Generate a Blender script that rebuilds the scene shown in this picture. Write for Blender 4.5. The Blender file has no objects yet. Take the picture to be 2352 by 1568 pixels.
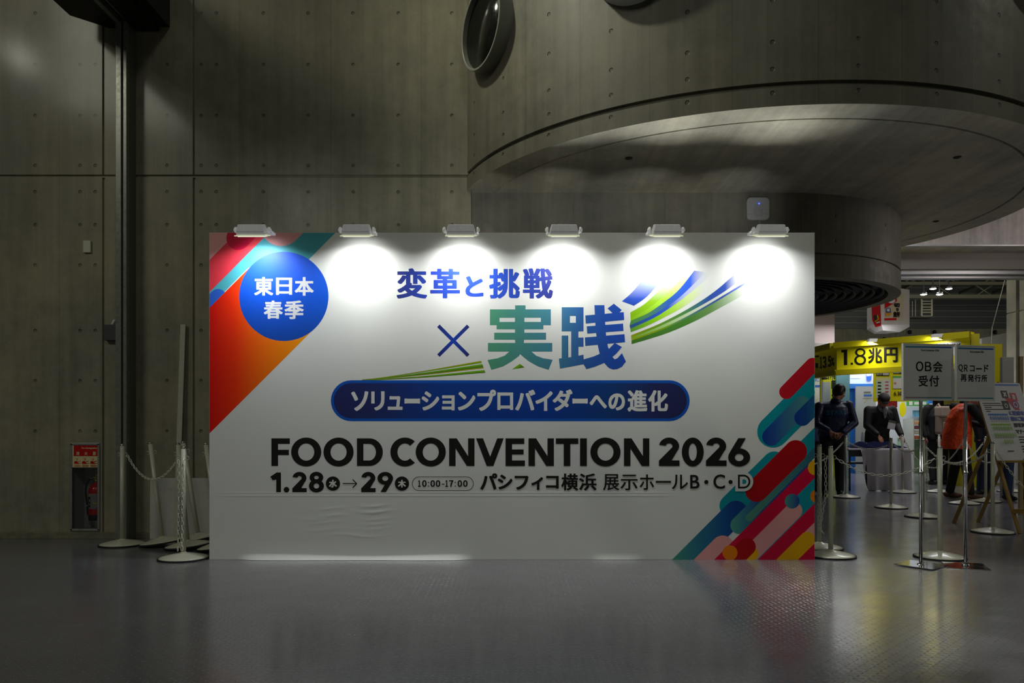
import bpy, bmesh, math, random
from mathutils import Vector, Matrix
random.seed(7)
sc = bpy.context.scene
COL = sc.collection
V = Vector
PI = math.pi
R = math.radians

# ------------------------------------------------------------------ camera
F, CX, HY, H = 1790.0, 1176.0, 971.0, 1.13      # focal length, vanishing column, horizon row (2352x1568), eye height
camd = bpy.data.cameras.new('camera'); cam = bpy.data.objects.new('camera', camd); COL.objects.link(cam)
camd.sensor_fit = 'HORIZONTAL'; camd.sensor_width = 36; camd.lens = F / 2352 * 36
camd.shift_y = (HY - 784) / 2352; camd.clip_end = 200; camd.clip_start = 0.05
cam.location = (0, 0, H); cam.rotation_euler = (PI / 2, 0, 0)
sc.camera = cam

# ------------------------------------------------------------------ view, world, large lights
sc.view_settings.view_transform = 'Standard'; sc.view_settings.look = 'None'
sc.view_settings.gamma = 1; sc.view_settings.use_curve_mapping = False
sc.view_settings.exposure = 0.0
world = bpy.data.worlds.new('hall_air'); sc.world = world; world.use_nodes = True
bg = world.node_tree.nodes['Background']; bg.inputs[0].default_value = (0.92, 1.0, 0.80, 1); bg.inputs[1].default_value = 0.027

def area_light(name, loc, target, size, power, col=(1, 1, 1), parent=None, sizey=None, spread=180):
    l = bpy.data.lights.new(name, 'AREA'); l.energy = power; l.color = col; l.size = size; l.spread = R(spread)
    if sizey: l.shape = 'RECTANGLE'; l.size_y = sizey
    o = bpy.data.objects.new(name, l); COL.objects.link(o); o.location = loc
    d = V(target) - V(loc); o.rotation_euler = d.to_track_quat('-Z', 'Y').to_euler()
    if parent: o.parent = parent
    return o
# lamps high under the foyer roof (out of frame)
area_light('roof_lamp', (-3.7, 5.5, 8.6), (0.9, 6.3, 4.0), 0.4, 22, (1, 1, .80), spread=50)
area_light('roof_lamp', (11.0, 4.0, 8.6), (4.7, 6.3, 4.0), 0.4, 5, (1, 1, .84), spread=50)
area_light('roof_lamp', (-9.5, -4.0, 10.2), (-4, 7.6, 3.0), 3.0, 190, (1, .98, .80))
area_light('roof_lamp', (-11.06, -2.3, 9.36), (-4.8, 7.6, 4.7), 0.3, 20, (1, .97, .80))
area_light('roof_lamp', (1.0, -6.0, 11.5), (0.0, 7.0, 2.0), 1.6, 105, (.98, 1, .86))
# unseen lights for the exhibition hall and the right passage, partly added fill
area_light('unseen_hall_light', (8.0, 20.0, 8.2), (8.0, 20.0, 0.0), 4.0, 300, (.98, 1, .93), sizey=9)
area_light('unseen_hall_light', (7.2, 13.0, 4.9), (7.2, 13.2, 0.0), 2.2, 72, (.95, .95, 1), sizey=1.0)  # unseen, added to brighten the booth front, table and people
area_light('unseen_hall_light', (17.5, 21.5, 5.0), (15.0, 30, 5.6), 1.6, 90, (1, 1, .86))  # unseen, added to light the roof truss
area_light('booth_ceiling_lamp', (7.9, 17.2, 3.3), (7.9, 17.6, 0.5), 2.0, 70, (.96, .97, 1), sizey=.5)
area_light('unseen_passage_light', (9.4, 8.9, 3.25), (3.0, 10.6, 2.6), 0.9, 28, (1, .92, .88))  # unseen, added for the pinkish light on recess wall and column
area_light('unseen_passage_light', (10.6, 13.0, 4.3), (9.3, 15.0, 5.0), 0.7, 10, (1, .88, .84), spread=130)  # unseen, added to brighten the lintel

# ------------------------------------------------------------------ helpers
def P(px, py, Y): return V(((px - CX) * Y / F, Y, H + (HY - py) * Y / F))
def G(px, yb):
    Y = F * H / (yb - HY); return V(((px - CX) * Y / F, Y, 0))
def lin(c): return c / 12.92 if c <= .04045 else ((c + .055) / 1.055) ** 2.4
def hx(s):
    s = s.lstrip('#'); return tuple(lin(int(s[i:i + 2], 16) / 255) for i in (0, 2, 4)) + (1,)

class Plane:                                     # a real plane in the room; at(): the point of it seen at a pixel
    def __init__(s, p, n): s.p = V(p); s.n = V(n).normalized()
    def at(s, px, py, off=0):
        d = V(((px - CX) / F, 1, (HY - py) / F)); o = V((0, 0, H)); q = s.p + s.n * off
        return o + d * ((q - o).dot(s.n) / d.dot(s.n))
def facing(Y): return Plane((0, Y, 0), (0, -1, 0))

class MB:
    def __init__(s): s.bm = bmesh.new(); s.mi = 0
    def face(s, pts):
        f = s.bm.faces.new([s.bm.verts.new(p) for p in pts]); f.material_index = s.mi; return f
    def prism(s, pts, vec):
        pts = [V(p) for p in pts]; vec = V(vec); n = len(pts)
        a = [s.bm.verts.new(p) for p in pts]; b = [s.bm.verts.new(p + vec) for p in pts]
        fs = [s.bm.faces.new(a), s.bm.faces.new(b[::-1])] + [s.bm.faces.new([a[i], b[i], b[(i + 1) % n], a[(i + 1) % n]]) for i in range(n)]
        for f in fs: f.material_index = s.mi
        return fs
    def box(s, lo, hi, rot=None, bev=0, org=None):
        lo, hi = V(lo), V(hi); c = (lo + hi) / 2; d = hi - lo
        m = Matrix.Diagonal((d.x, d.y, d.z, 1)); m = Matrix.Translation(c) @ m
        if rot is not None:
            o = V(org) if org is not None else c
            m = Matrix.Translation(o) @ rot.to_4x4() @ Matrix.Translation(-o) @ m
        r = bmesh.ops.create_cube(s.bm, size=1, matrix=m)
        vs = r['verts']; fs = set(f for v in vs for f in v.link_faces)
        for f in fs: f.material_index = s.mi
        if bev:
            es = list(set(e for v in vs for e in v.link_edges))
            bmesh.ops.bevel(s.bm, geom=es, offset=bev, segments=2, affect='EDGES', profile=.6)
    def rings(s, rs, cap0=True, cap1=True, close=False):
        vs = [[s.bm.verts.new(p) for p in r] for r in rs]; n = len(rs[0])
        seq = list(range(len(vs) - 1)) + ([len(vs) - 1] if close else [])
        for i in seq:
            a, b = vs[i], vs[(i + 1) % len(vs)]
            for j in range(n):
                f = s.bm.faces.new([a[j], a[(j + 1) % n], b[(j + 1) % n], b[j]]); f.material_index = s.mi; f.smooth = True
        if not close:
            if cap0: s.bm.faces.new(vs[0][::-1]).material_index = s.mi
            if cap1: s.bm.faces.new(vs[-1]).material_index = s.mi
    def tube(s, p0, p1, r0, r1=None, n=16):
        s.path([p0, p1], r0, n, r1=r1)
    def path(s, pts, r, n=8, closed=False, r1=None):
        pts = [V(p) for p in pts]; rs = []; N = len(pts); up = None
        for i, p in enumerate(pts):
            if closed: t = pts[(i + 1) % N] - pts[i - 1]
            else: t = pts[min(i + 1, N - 1)] - pts[max(i - 1, 0)]
            t.normalize()
            if up is None: up = t.orthogonal().normalized()
            up = (up - t * up.dot(t)).normalized(); b = t.cross(up)
            rr = r if r1 is None else r + (r1 - r) * i / (N - 1)
            rs.append([p + (up * math.cos(2 * PI * k / n) + b * math.sin(2 * PI * k / n)) * rr for k in range(n)])
        s.rings(rs, close=closed)
    def lathe(s, prof, c=(0, 0, 0), n=32, axis=None):
        c = V(c); rs = [[c + V((r * math.cos(2 * PI * k / n), r * math.sin(2 * PI * k / n), z)) for k in range(n)] for r, z in prof]
        if axis is not None:
            q = V((0, 0, 1)).rotation_difference(V(axis)); rs = [[c + q @ (p - c) for p in r] for r in rs]
        s.rings(rs)
    def ball(s, c, r, rot=None, seg=14):
        r = V(r) if hasattr(r, '__len__') else V((r, r, r))
        m = Matrix.Translation(V(c)) @ (rot.to_4x4() if rot is not None else Matrix()) @ Matrix.Diagonal((r.x, r.y, r.z, 1))
        v = bmesh.ops.create_uvsphere(s.bm, u_segments=seg, v_segments=max(8, seg * 2 // 3), radius=1, matrix=m)['verts']
        for f in set(f for q in v for f in q.link_faces): f.material_index = s.mi; f.smooth = True
    def trunk(s, rows, side, flat, n=22):
        """torso or garment from elliptical rows (centre, half width), flat at both ends"""
        a = V(side); a.z = 0; a.normalize(); bq = V((-a.y, a.x, 0)); R_ = []
        for (c, r, *f) in rows:
            c = V(c); fl = f[0] if f else flat
            R_.append([c + a * r * math.copysign(abs(math.cos(2 * PI * k / n)) ** .85, math.cos(2 * PI * k / n)) + bq * r * fl * math.copysign(abs(math.sin(2 * PI * k / n)) ** .85, math.sin(2 * PI * k / n)) for k in range(n)])
        s.rings(R_)
    def cap(s, p0, p1, r0, r1=None, flat=1.0, side=None, n=14):
        """tapered limb with round ends; flat squashes it across `side`"""
        p0, p1 = V(p0), V(p1); r1 = r0 if r1 is None else r1
        t = (p1 - p0); L = t.length
        if L < 1e-6: t = V((0, 0, 1))
        t.normalize()
        a = V(side) if side is not None else t.orthogonal()
        a = (a - t * a.dot(t)).normalized(); b = t.cross(a); rs = []
        for k in range(0, 5):
            th = PI / 2 * (1 - k / 4); rs.append((p0 - t * r0 * math.sin(th) * .98, r0 * max(math.cos(th), .04)))
        for k in range(0, 5):
            th = PI / 2 * k / 4; rs.append((p1 + t * r1 * math.sin(th) * .98, r1 * max(math.cos(th), .04)))
        s.rings([[c + (a * math.cos(2 * PI * k / n) + b * flat * math.sin(2 * PI * k / n)) * r for k in range(n)] for c, r in rs])

def obj(name, mb, mat, parent=None, smooth=False, loc=None):
    me = bpy.data.meshes.new(name)
    bmesh.ops.recalc_face_normals(mb.bm, faces=mb.bm.faces) if len(mb.bm.faces) and getattr(mb, 'fix', True) else None
    mb.bm.to_mesh(me); mb.bm.free()
    for m in (mat if isinstance(mat, (list, tuple)) else [mat]): me.materials.append(m)
    if smooth:
        for p in me.polygons: p.use_smooth = True
    o = bpy.data.objects.new(name, me); COL.objects.link(o)
    if parent is not None: o.parent = parent
    if loc is not None: o.location = loc
    return o
def empty(name, loc=(0, 0, 0), rz=0):
    o = bpy.data.objects.new(name, None); COL.objects.link(o); o.location = loc; o.rotation_euler = (0, 0, rz); o.empty_display_size = .1; return o
def tag(o, label, cat, group=None):
    o['label'] = label; o['category'] = cat
    if group: o['group'] = group
    return o
def struct(name, mb, mat, parent=None, smooth=False):
    o = obj(name, mb, mat, parent, smooth)
    if parent is None: o['kind'] = 'structure'
    return o
def copy_tree(o, parent=None):
    c = o.copy(); COL.objects.link(c)
    if parent is not None: c.parent = parent
    for ch in list(o.children): copy_tree(ch, c)
    return c

# ------------------------------------------------------------------ materials
class NT:
    def __init__(s, name):
        s.m = bpy.data.materials.new(name); s.m.use_nodes = True; s.t = s.m.node_tree; s.N = s.t.nodes; s.L = s.t.links
        s.b = s.N['Principled BSDF']; s.out = s.N['Material Output']
    def n(s, typ, **kw):
        q = s.N.new(typ)
        for k, v in kw.items(): setattr(q, k, v)
        return q
    def put(s, sock, v):
        if isinstance(v, bpy.types.NodeSocket): s.L.new(v, sock)
        elif v is not None: sock.default_value = v
    def math(s, op, a, b=None, c=None, clamp=False):
        q = s.n('ShaderNodeMath', operation=op, use_clamp=clamp)
        for i, v in enumerate((a, b, c)):
            if v is not None: s.put(q.inputs[i], v)
        return q.outputs[0]
    def coords(s):
        t = s.n('ShaderNodeTexCoord'); x = s.n('ShaderNodeSeparateXYZ'); s.L.new(t.outputs['Object'], x.inputs[0])
        return x.outputs[0], x.outputs[1], x.outputs[2]
    def vec(s, x=0., y=0., z=0.):
        c = s.n('ShaderNodeCombineXYZ')
        for i, v in enumerate((x, y, z)): s.put(c.inputs[i], v)
        return c.outputs[0]
    def noise(s, vec, scale, detail=4, rough=.6):
        q = s.n('ShaderNodeTexNoise'); s.L.new(vec, q.inputs['Vector']); q.inputs['Scale'].default_value = scale
        q.inputs['Detail'].default_value = detail; q.inputs['Roughness'].default_value = rough; return q.outputs['Fac']
    def ramp(s, fac, stops):
        q = s.n('ShaderNodeValToRGB'); s.put(q.inputs[0], fac); e = q.color_ramp.elements
        while len(e) < len(stops): e.new(1)
        for el, (p, c) in zip(e, stops): el.position = p; el.color = c
        return q.outputs[0]
    def mixc(s, fac, a, b, blend='MIX'):
        q = s.n('ShaderNodeMix', data_type='RGBA', blend_type=blend); s.put(q.inputs[0], fac); s.put(q.inputs[6], a); s.put(q.inputs[7], b)
        return q.outputs[2]
    def maprange(s, v, a, b, c=0., d=1.):
        q = s.n('ShaderNodeMapRange'); s.put(q.inputs[0], v)
        for i, w in enumerate((a, b, c, d)): q.inputs[i + 1].default_value = w
        return q.outputs[0]
    def bump(s, h, dist, strength=1.):
        q = s.n('ShaderNodeBump'); s.put(q.inputs['Height'], h); q.inputs['Distance'].default_value = dist; q.inputs['Strength'].default_value = strength
        s.L.new(q.outputs[0], s.b.inputs['Normal'])

_M = {}
def mat(name, col, rough=.5, metal=0., var=.06, spec=.5, scale=30., bump=0., coat=0., emit=None, estr=0.):
    """plain surface with a little procedural variation"""
    if name in _M: return _M[name]
    t = NT(name); c = hx(col) if isinstance(col, str) else col
    tc = t.n('ShaderNodeTexCoord'); f = t.noise(tc.outputs['Object'], scale, 3)
    k = t.maprange(f, .3, .7, 1 - var, 1 + var)
    t.put(t.b.inputs['Base Color'], t.mixc(1., c, t.vec(k, k, k), 'MULTIPLY'))
    t.put(t.b.inputs['Roughness'], t.maprange(f, .3, .7, max(.02, rough - .05), min(1, rough + .05)))
    t.b.inputs['Metallic'].default_value = metal; t.b.inputs['Specular IOR Level'].default_value = spec
    t.b.inputs['Coat Weight'].default_value = coat
    if bump: t.bump(f, bump)
    if emit: t.b.inputs['Emission Color'].default_value = hx(emit); t.b.inputs['Emission Strength'].default_value = estr
    _M[name] = t.m; return t.m
def gradmat(name, stops, a, b, axis=0, axis2=None, rough=.45):
    """printed colour gradient between a and b along x (or z, or x+z) of the thing itself"""
    t = NT(name); co = t.coords(); v = co[axis]
    if axis2 is not None: v = t.math('ADD', v, co[axis2])
    t.put(t.b.inputs['Base Color'], t.ramp(t.maprange(v, a, b), [(p, hx(c)) for p, c in stops]))
    t.b.inputs['Roughness'].default_value = rough; t.b.inputs['Specular IOR Level'].default_value = .3
    return t.m
def glassmat(name, tint=(1, 1, 1, 1), gl=.12):
    t = NT(name); tr = t.n('ShaderNodeBsdfTransparent'); tr.inputs[0].default_value = tint
    g = t.n('ShaderNodeBsdfGlossy'); g.inputs['Roughness'].default_value = .03
    mx = t.n('ShaderNodeMixShader'); fr = t.n('ShaderNodeFresnel'); fr.inputs[0].default_value = 1.45
    t.L.new(fr.outputs[0], mx.inputs[0]); t.L.new(tr.outputs[0], mx.inputs[1]); t.L.new(g.outputs[0], mx.inputs[2])
    t.L.new(mx.outputs[0], t.out.inputs[0]); return t.m

def mindist(t, v, vals):
    r = None
    for q in vals:
        d = t.math('ABSOLUTE', t.math('SUBTRACT', v, q)); r = d if r is None else t.math('MINIMUM', r, d)
    return r
DC = (2.4205, 8.573, 3.0105)      # drum: centre x, centre y, radius
CC = (2.734, 9.525, 1.8087)       # round column under it
def concrete(name, base, ucols=None, vrows=None, seams=None, polar=None, period=None, bands=None, spec=.35, rough=.5, tone=.10, coat=0.):
    """board-formed fair-faced concrete: mottling, pour streaks, tie holes with painted shade, formwork seams"""
    t = NT(name); x, y, z = t.coords()
    if polar:
        u = t.math('MULTIPLY', t.math('ARCTAN2', t.math('SUBTRACT', x, polar[0]), t.math('SUBTRACT', polar[1], y)), polar[2])
    else: u = x
    w = t.vec(u, y if not polar else 0., z)
    big = t.noise(w, .9, 5, .65); fine = t.noise(w, 60, 3, .6)
    streak = t.noise(t.vec(t.math('MULTIPLY', u, 9.), 0., t.math('MULTIPLY', z, .5)), 1., 5, .65)
    spot = t.noise(w, 5., 5, .7)
    k = t.math('ADD', t.maprange(big, .3, .7, .78, 1.16), t.maprange(streak, .3, .7, -.16, .16))
    k = t.math('ADD', k, t.maprange(spot, .35, .65, -.10, .10))
    k = t.math('ADD', k, t.maprange(fine, .3, .7, -.05, .05))
    hgt = t.math('MULTIPLY', fine, .022)
    if period:                                     # separate pours differ in tone
        pid = t.math('FLOOR', t.math('DIVIDE', t.math('SUBTRACT', u, period[1]), period[0]))
        wn = t.n('ShaderNodeTexWhiteNoise', noise_dimensions='1D'); t.put(wn.inputs['W'], pid)
        k = t.math('ADD', k, t.maprange(wn.outputs['Value'], 0, 1, -tone, tone))
        fr = t.math('ABSOLUTE', t.math('SUBTRACT', t.math('FRACT', t.math('DIVIDE', t.math('SUBTRACT', u, period[1]), period[0])), .5))
        sm = t.math('GREATER_THAN', fr, .5 - .0035 / period[0])
        k = t.math('SUBTRACT', k, t.math('MULTIPLY', sm, .18)); hgt = t.math('SUBTRACT', hgt, t.math('MULTIPLY', sm, .3))
    if seams:
        sm = t.math('LESS_THAN', mindist(t, u, seams), .0035)
        k = t.math('SUBTRACT', k, t.math('MULTIPLY', sm, .16)); hgt = t.math('SUBTRACT', hgt, t.math('MULTIPLY', sm, .2))
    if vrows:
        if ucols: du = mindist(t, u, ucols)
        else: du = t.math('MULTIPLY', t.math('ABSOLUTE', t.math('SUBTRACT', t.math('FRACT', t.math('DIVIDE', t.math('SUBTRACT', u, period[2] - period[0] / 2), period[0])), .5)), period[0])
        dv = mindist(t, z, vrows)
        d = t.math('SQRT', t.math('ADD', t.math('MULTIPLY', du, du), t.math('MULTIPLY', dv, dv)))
        hole = t.maprange(d, .0175, .012); hole_shade = t.math('LESS_THAN', d, .0125)
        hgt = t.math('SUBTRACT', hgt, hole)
        k = t.math('SUBTRACT', k, t.math('MULTIPLY', hole_shade, .42))  # shade inside the tie holes, painted as a darker disc
    k = t.math('MAXIMUM', k, .12)
    tint = t.mixc(t.maprange(big, .35, .65), hx(base), tuple(c * m for c, m in zip(hx(base)[:3], (1.06, 1.0, .90))) + (1,))
    t.put(t.b.inputs['Base Color'], t.mixc(1., tint, t.vec(k, k, k), 'MULTIPLY'))
    t.put(t.b.inputs['Roughness'], t.maprange(spot, .3, .7, rough - .08, rough + .12)); t.b.inputs['Specular IOR Level'].default_value = spec
    t.b.inputs['Coat Weight'].default_value = coat; t.b.inputs['Coat Roughness'].default_value = .14
    t.bump(hgt, .012); return t.m
def X0(px): return (px - CX) * 7.63 / F
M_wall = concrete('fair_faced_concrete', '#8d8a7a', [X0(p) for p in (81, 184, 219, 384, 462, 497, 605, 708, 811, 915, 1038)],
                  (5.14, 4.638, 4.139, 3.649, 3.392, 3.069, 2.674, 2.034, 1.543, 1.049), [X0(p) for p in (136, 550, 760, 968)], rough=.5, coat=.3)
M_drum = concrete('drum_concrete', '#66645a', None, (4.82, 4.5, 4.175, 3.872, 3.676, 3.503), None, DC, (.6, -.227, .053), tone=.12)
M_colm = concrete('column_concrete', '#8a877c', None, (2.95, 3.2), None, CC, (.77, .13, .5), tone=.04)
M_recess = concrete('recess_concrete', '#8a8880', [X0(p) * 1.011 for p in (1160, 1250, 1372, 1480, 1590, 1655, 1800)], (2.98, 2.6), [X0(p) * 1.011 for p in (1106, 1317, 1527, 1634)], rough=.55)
M_soff = concrete('soffit_concrete', '#cbc8ba', rough=.6, spec=.3)
M_pale = concrete('pale_concrete', '#a8a3a0', seams=[P(q, 0, 15).x for q in (2201, 2293)], rough=.6)
M_plain = concrete('plain_concrete', '#8c897c', rough=.6)
M_skirt = mat('skirting_mortar', '#74725f', .7, var=.25, scale=14)
M_dark = mat('recess_shadow_gap', '#2c2c28', .8)
M_black = mat('black_steel', '#101010', .5)
M_steel = mat('painted_steel', '#84867f', .3, .3)
M_steeld = mat('steel_side', '#686a62', .5)
M_alu = mat('aluminium', '#a9abad', .4, .8)
M_rubber = mat('black_rubber', '#141414', .6)
M_cream = mat('cream_enamel', '#c9c9b8', .32, coat=.2, var=.03)
M_white = mat('white_enamel', '#e2e3e0', .35, var=.03)
M_chrome = mat('chrome', '#d8d8da', .08, 1.)
M_chain = mat('plastic_chain', '#d4d4c6', .35, var=.03)
M_whpl = mat('white_plastic', '#cfcfcf', .4, var=.03)
M_ink = mat('black_ink', '#191917', .5, var=.02, spec=.3)
M_paper = mat('white_paper', '#d6d6d8', .6, var=.02, spec=.3)

# floor: charcoal sheet with small raised chequer bars
def floor_material():
    t = NT('chequer_floor'); x, y, z = t.coords(); p = .034
    i = t.math('FLOOR', t.math('DIVIDE', x, p)); j = t.math('FLOOR', t.math('DIVIDE', y, p))
    fx = t.math('SUBTRACT', t.math('FRACT', t.math('DIVIDE', x, p)), .5); fy = t.math('SUBTRACT', t.math('FRACT', t.math('DIVIDE', y, p)), .5)
    par = t.math('FLOORED_MODULO', t.math('ADD', i, j), 2.); sg = t.math('SUBTRACT', t.math('MULTIPLY', par, 2.), 1.)
    fy = t.math('MULTIPLY', fy, sg)
    al = t.math('ABSOLUTE', t.math('MULTIPLY', t.math('ADD', fx, fy), .7071)); ac = t.math('ABSOLUTE', t.math('MULTIPLY', t.math('SUBTRACT', fx, fy), .7071))
    h = t.math('MULTIPLY', t.maprange(ac, .15, .07), t.maprange(al, .43, .34))
    w = t.vec(x, y, 0.); big = t.noise(w, .8, 5, .65); scuff = t.noise(t.vec(x, t.math('MULTIPLY', y, 1.6), 0.), 2.2, 5, .6)
    seam = t.math('LESS_THAN', t.math('ABSOLUTE', t.math('SUBTRACT', t.math('FRACT', t.math('DIVIDE', t.math('ADD', y, .16), 1.83)), .5)), .0016)
    k = t.math('ADD', t.maprange(big, .3, .7, .85, 1.15), t.maprange(scuff, .62, .85, 0., .25))
    k = t.math('ADD', k, t.math('MULTIPLY', h, .55)); k = t.math('SUBTRACT', k, t.math('MULTIPLY', seam, .5))  # raised bars painted lighter in place of their glints
    t.put(t.b.inputs['Base Color'], t.mixc(1., hx('#6a6a70'), t.vec(k, k, k), 'MULTIPLY'))
    t.put(t.b.inputs['Roughness'], t.maprange(scuff, .35, .75, .16, .27)); t.b.inputs['Specular IOR Level'].default_value = 1.0
    t.b.inputs['Coat Weight'].default_value = .45; t.b.inputs['Coat Roughness'].default_value = .2
    t.bump(h, .004, .9); return t.m
M_floor = floor_material()

# ================================================================== the setting
YW, YR = 7.63, 7.716              # concrete wall plane; recessed wall under the drum
def at_wall(px, py, Y=YW): return P(px, py, Y)
b = MB(); b.face([(-16, -6, 0), (30, -6, 0), (30, 46, 0), (-16, 46, 0)]); struct('floor', b, M_floor)

NX0, NX1, NZ0, NZ1 = X0(163), X0(229), H + (HY - 1218) / F * YW, H + (HY - 1018) / F * YW     # extinguisher niche opening
ZJ = H + (HY - 404) / F * YW                                                              # joint between two pours
def groove_wall(name, xs, z0, z1, mat_, hole=None, Y=YW, g=.014, d=.02, zj=None):
    """wall slab whose vertical joints xs are real chamfered grooves"""
    b = MB()
    def prof(x0, x1):
        pts = [(x0, Y)]
        for q in xs:
            if x0 < q < x1: pts += [(q - g, Y), (q - g * .55, Y + d), (q + g * .55, Y + d), (q + g, Y)]
        return pts + [(x1, Y)]
    def band(x0, x1, za, zb):
        p = prof(x0, x1)
        for (xa, ya), (xb, yb) in zip(p, p[1:]): b.face([(xa, ya, za), (xb, yb, za), (xb, yb, zb), (xa, ya, zb)])
    zs = [z0, z1]
    x0, x1 = XL, XR
    rows = [(z0, zj - g, 0), (zj + g, z1, 0)] if zj else [(z0, z1, 0)]
    for za, zb, _ in rows:
        if hole and za < hole[2] < zb:
            hx0, hx1, hz0, hz1 = hole
            band(x0, hx0, za, zb); band(hx1, x1, za, zb); band(hx0, hx1, za, hz0); band(hx0, hx1, hz1, zb)
        else: band(x0, x1, za, zb)
    if zj:
        for (ya, za, yb, zb) in ((Y, zj - g, Y + d, zj - g * .5), (Y + d, zj - g * .5, Y + d, zj + g * .5), (Y + d, zj + g * .5, Y, zj + g)):
            b.face([(x0, ya, za), (x1, ya, za), (x1, yb, zb), (x0, yb, zb)])
    b.fix = False
    return struct(name, b, mat_)
XL, XR = -9.0, -.40
groove_wall('wall_back', [X0(238), X0(446)], .06, 9.5, M_wall, hole=(NX0, NX1, NZ0, NZ1), zj=ZJ)
b = MB(); b.face([(XR, YW, 0), (XR, YR, 0), (XR, YR, 9), (XR, YW, 9)]); b.face([(XR, YR, 0), (2.74, YR, 0), (2.74, YR, 3.5), (XR, YR, 3.5)])
b.face([(2.74, YR, 0), (2.74, YR, 2.59), (2.74, 9.4, 2.59), (2.74, 9.4, 0)]); b.fix = False
struct('wall_recess', b, M_recess)
b = MB(); b.box((-9, YW - .028, 0), (-3.78, YW + .05, .062), bev=.004); b.box((-3.69, YW - .006, 0), (XR, YW + .05, .06), bev=.004); struct('baseboard_back', b, M_skirt)

# shutter guide rail standing on the wall, and the shutter slot box it runs into
b = MB(); zt = 4.97
b.box((-3.79, 7.446, 0), (-3.735, 7.50, zt), bev=.004); b.box((-3.717, 7.446, 0), (-3.683, 7.50, zt), bev=.004)
b.mi = 1; b.box((-3.79, 7.50, 0), (-3.681, YW + .02, zt + .3))
b.mi = 2; b.box((-3.737, 7.485, 0), (-3.715, 7.502, zt)); struct('trim_1', b, [M_steel, M_steeld, M_black])
b = MB()
b.prism([(-3.93, 7.63, 4.99), (-4.19, 7.385, 4.99), (-4.19, -2, 4.99), (-3.80, -2, 4.99), (-3.80, 7.63, 4.99)], (0, 0, .7))
b.box((-3.665, -2, 4.955), (-3.452, 7.62, 5.02)); b.box((-3.70, -2, 5.0), (-3.346, 7.62, 5.5))
b.mi = 1; b.box((-3.80, -2, 4.965), (-3.755, 7.45, 5.03)); b.box((-3.715, -2, 4.99), (-3.70, 7.45, 5.03))
struct('trim_2', b, [M_black, M_steel])

# drum: two bands with a recessed shadow groove, flat underside with a ring groove
def arcrings(c, prof, n=96, a0=0, a1=2 * PI):
    rs = []
    for k in range(n):
        a = a0 + (a1 - a0) * k / n
        rs.append([V((c[0] + r * math.sin(a), c[1] - r * math.cos(a), z)) for r, z in prof])
    return rs
def revolve(name, c, prof, mat_, n=160, sm=True):
    b = MB(); rs = arcrings(c, prof, n)
    vs = [[b.bm.verts.new(p) for p in r] for r in rs]
    for i in range(n):
        for j in range(len(prof) - 1):
            f = b.bm.faces.new([vs[i][j], vs[(i + 1) % n][j], vs[(i + 1) % n][j + 1], vs[i][j + 1]]); f.smooth = False
    o = struct(name, b, mat_); return o
zr = H + 2.276
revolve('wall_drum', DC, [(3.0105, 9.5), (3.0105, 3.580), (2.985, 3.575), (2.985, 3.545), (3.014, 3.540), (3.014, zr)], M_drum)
revolve('ceiling_soffit', DC, [(3.0135, zr + .0005), (2.752, zr + .0005), (2.748, zr + .03), (2.730, zr + .03), (2.726, zr + .002), (.02, zr + .002)], M_soff)
revolve('wall_column', CC, [(1.8087, 3.43), (1.8087, 2.825), (1.79, 2.82), (1.79, 2.808), (1.8087, 2.803), (1.8087, 2.584), (1.68, 2.583), (1.68, 2.70)], M_colm, 128)
# ring louvres up inside the column's open bottom
b = MB()
for k in range(16):
    r = 1.645 - k * .10
    rs = arcrings(CC, [(r, 2.612), (r - .010, 2.610), (r - .045, 2.66), (r - .035, 2.662)], 96)
    b.rings(rs, close=True)
b.mi = 1; rs = arcrings(CC, [(1.69, 2.69), (.01, 2.69)], 96)
vs = [[b.bm.verts.new(p) for p in r] for r in rs]
for i in range(96): b.bm.faces.new([vs[i][0], vs[(i + 1) % 96][0], vs[(i + 1) % 96][1], vs[i][1]]).material_index = 1
struct('trim_3', b, [mat('dark_louvre', '#3a3a38', .5), M_black])

# round windows on the drum
M_ring = mat('window_ring_paint', '#7d7f74', .4)
M_pane = mat('dark_pane', '#1b1c18', .12, spec=.6, var=.02)
for k, a in enumerate((-60.2, -29.4, 34.2)):
    a = R(a); n = V((math.sin(a), -math.cos(a), 0)); c = V((DC[0], DC[1], 0)) + n * (DC[2] + .05); c.z = 4.70
    b = MB(); b.lathe([(.375, -.12), (.375, .062), (.372, .066), (.357, .066), (.353, .062), (.353, -.02), (.36, -.12), (.375, -.12)], c, 96, n)
    for f in b.bm.faces: f.smooth = False
    w = struct('window_%d' % (k + 1), b, M_ring)
    b = MB(); b.lathe([(.354, .012), (.354, .018), (.001, .018)], c, 48, n); struct('window_pane', b, M_pane, w)
# small anchors in the soffit
for px, py in ((1444, 363), (2199, 361), (2150, 508)):
    p = P(px, py, F * 2.276 / (HY - py)); b = MB(); b.lathe([(.034, .002), (.034, -.005), (.016, -.006), (.014, -.012), (.001, -.012)], (p.x, p.y, zr), 16)
    tag(obj('ceiling_anchor', b, mat('anchor_metal', '#55554e', .5, .5)), {1444: 'round metal anchor under the drum above the fourth floodlight', 2199: 'round metal anchor under the right half of the drum', 2150: 'round metal anchor under the drum close to its right rim'}[px], 'anchor')

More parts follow.
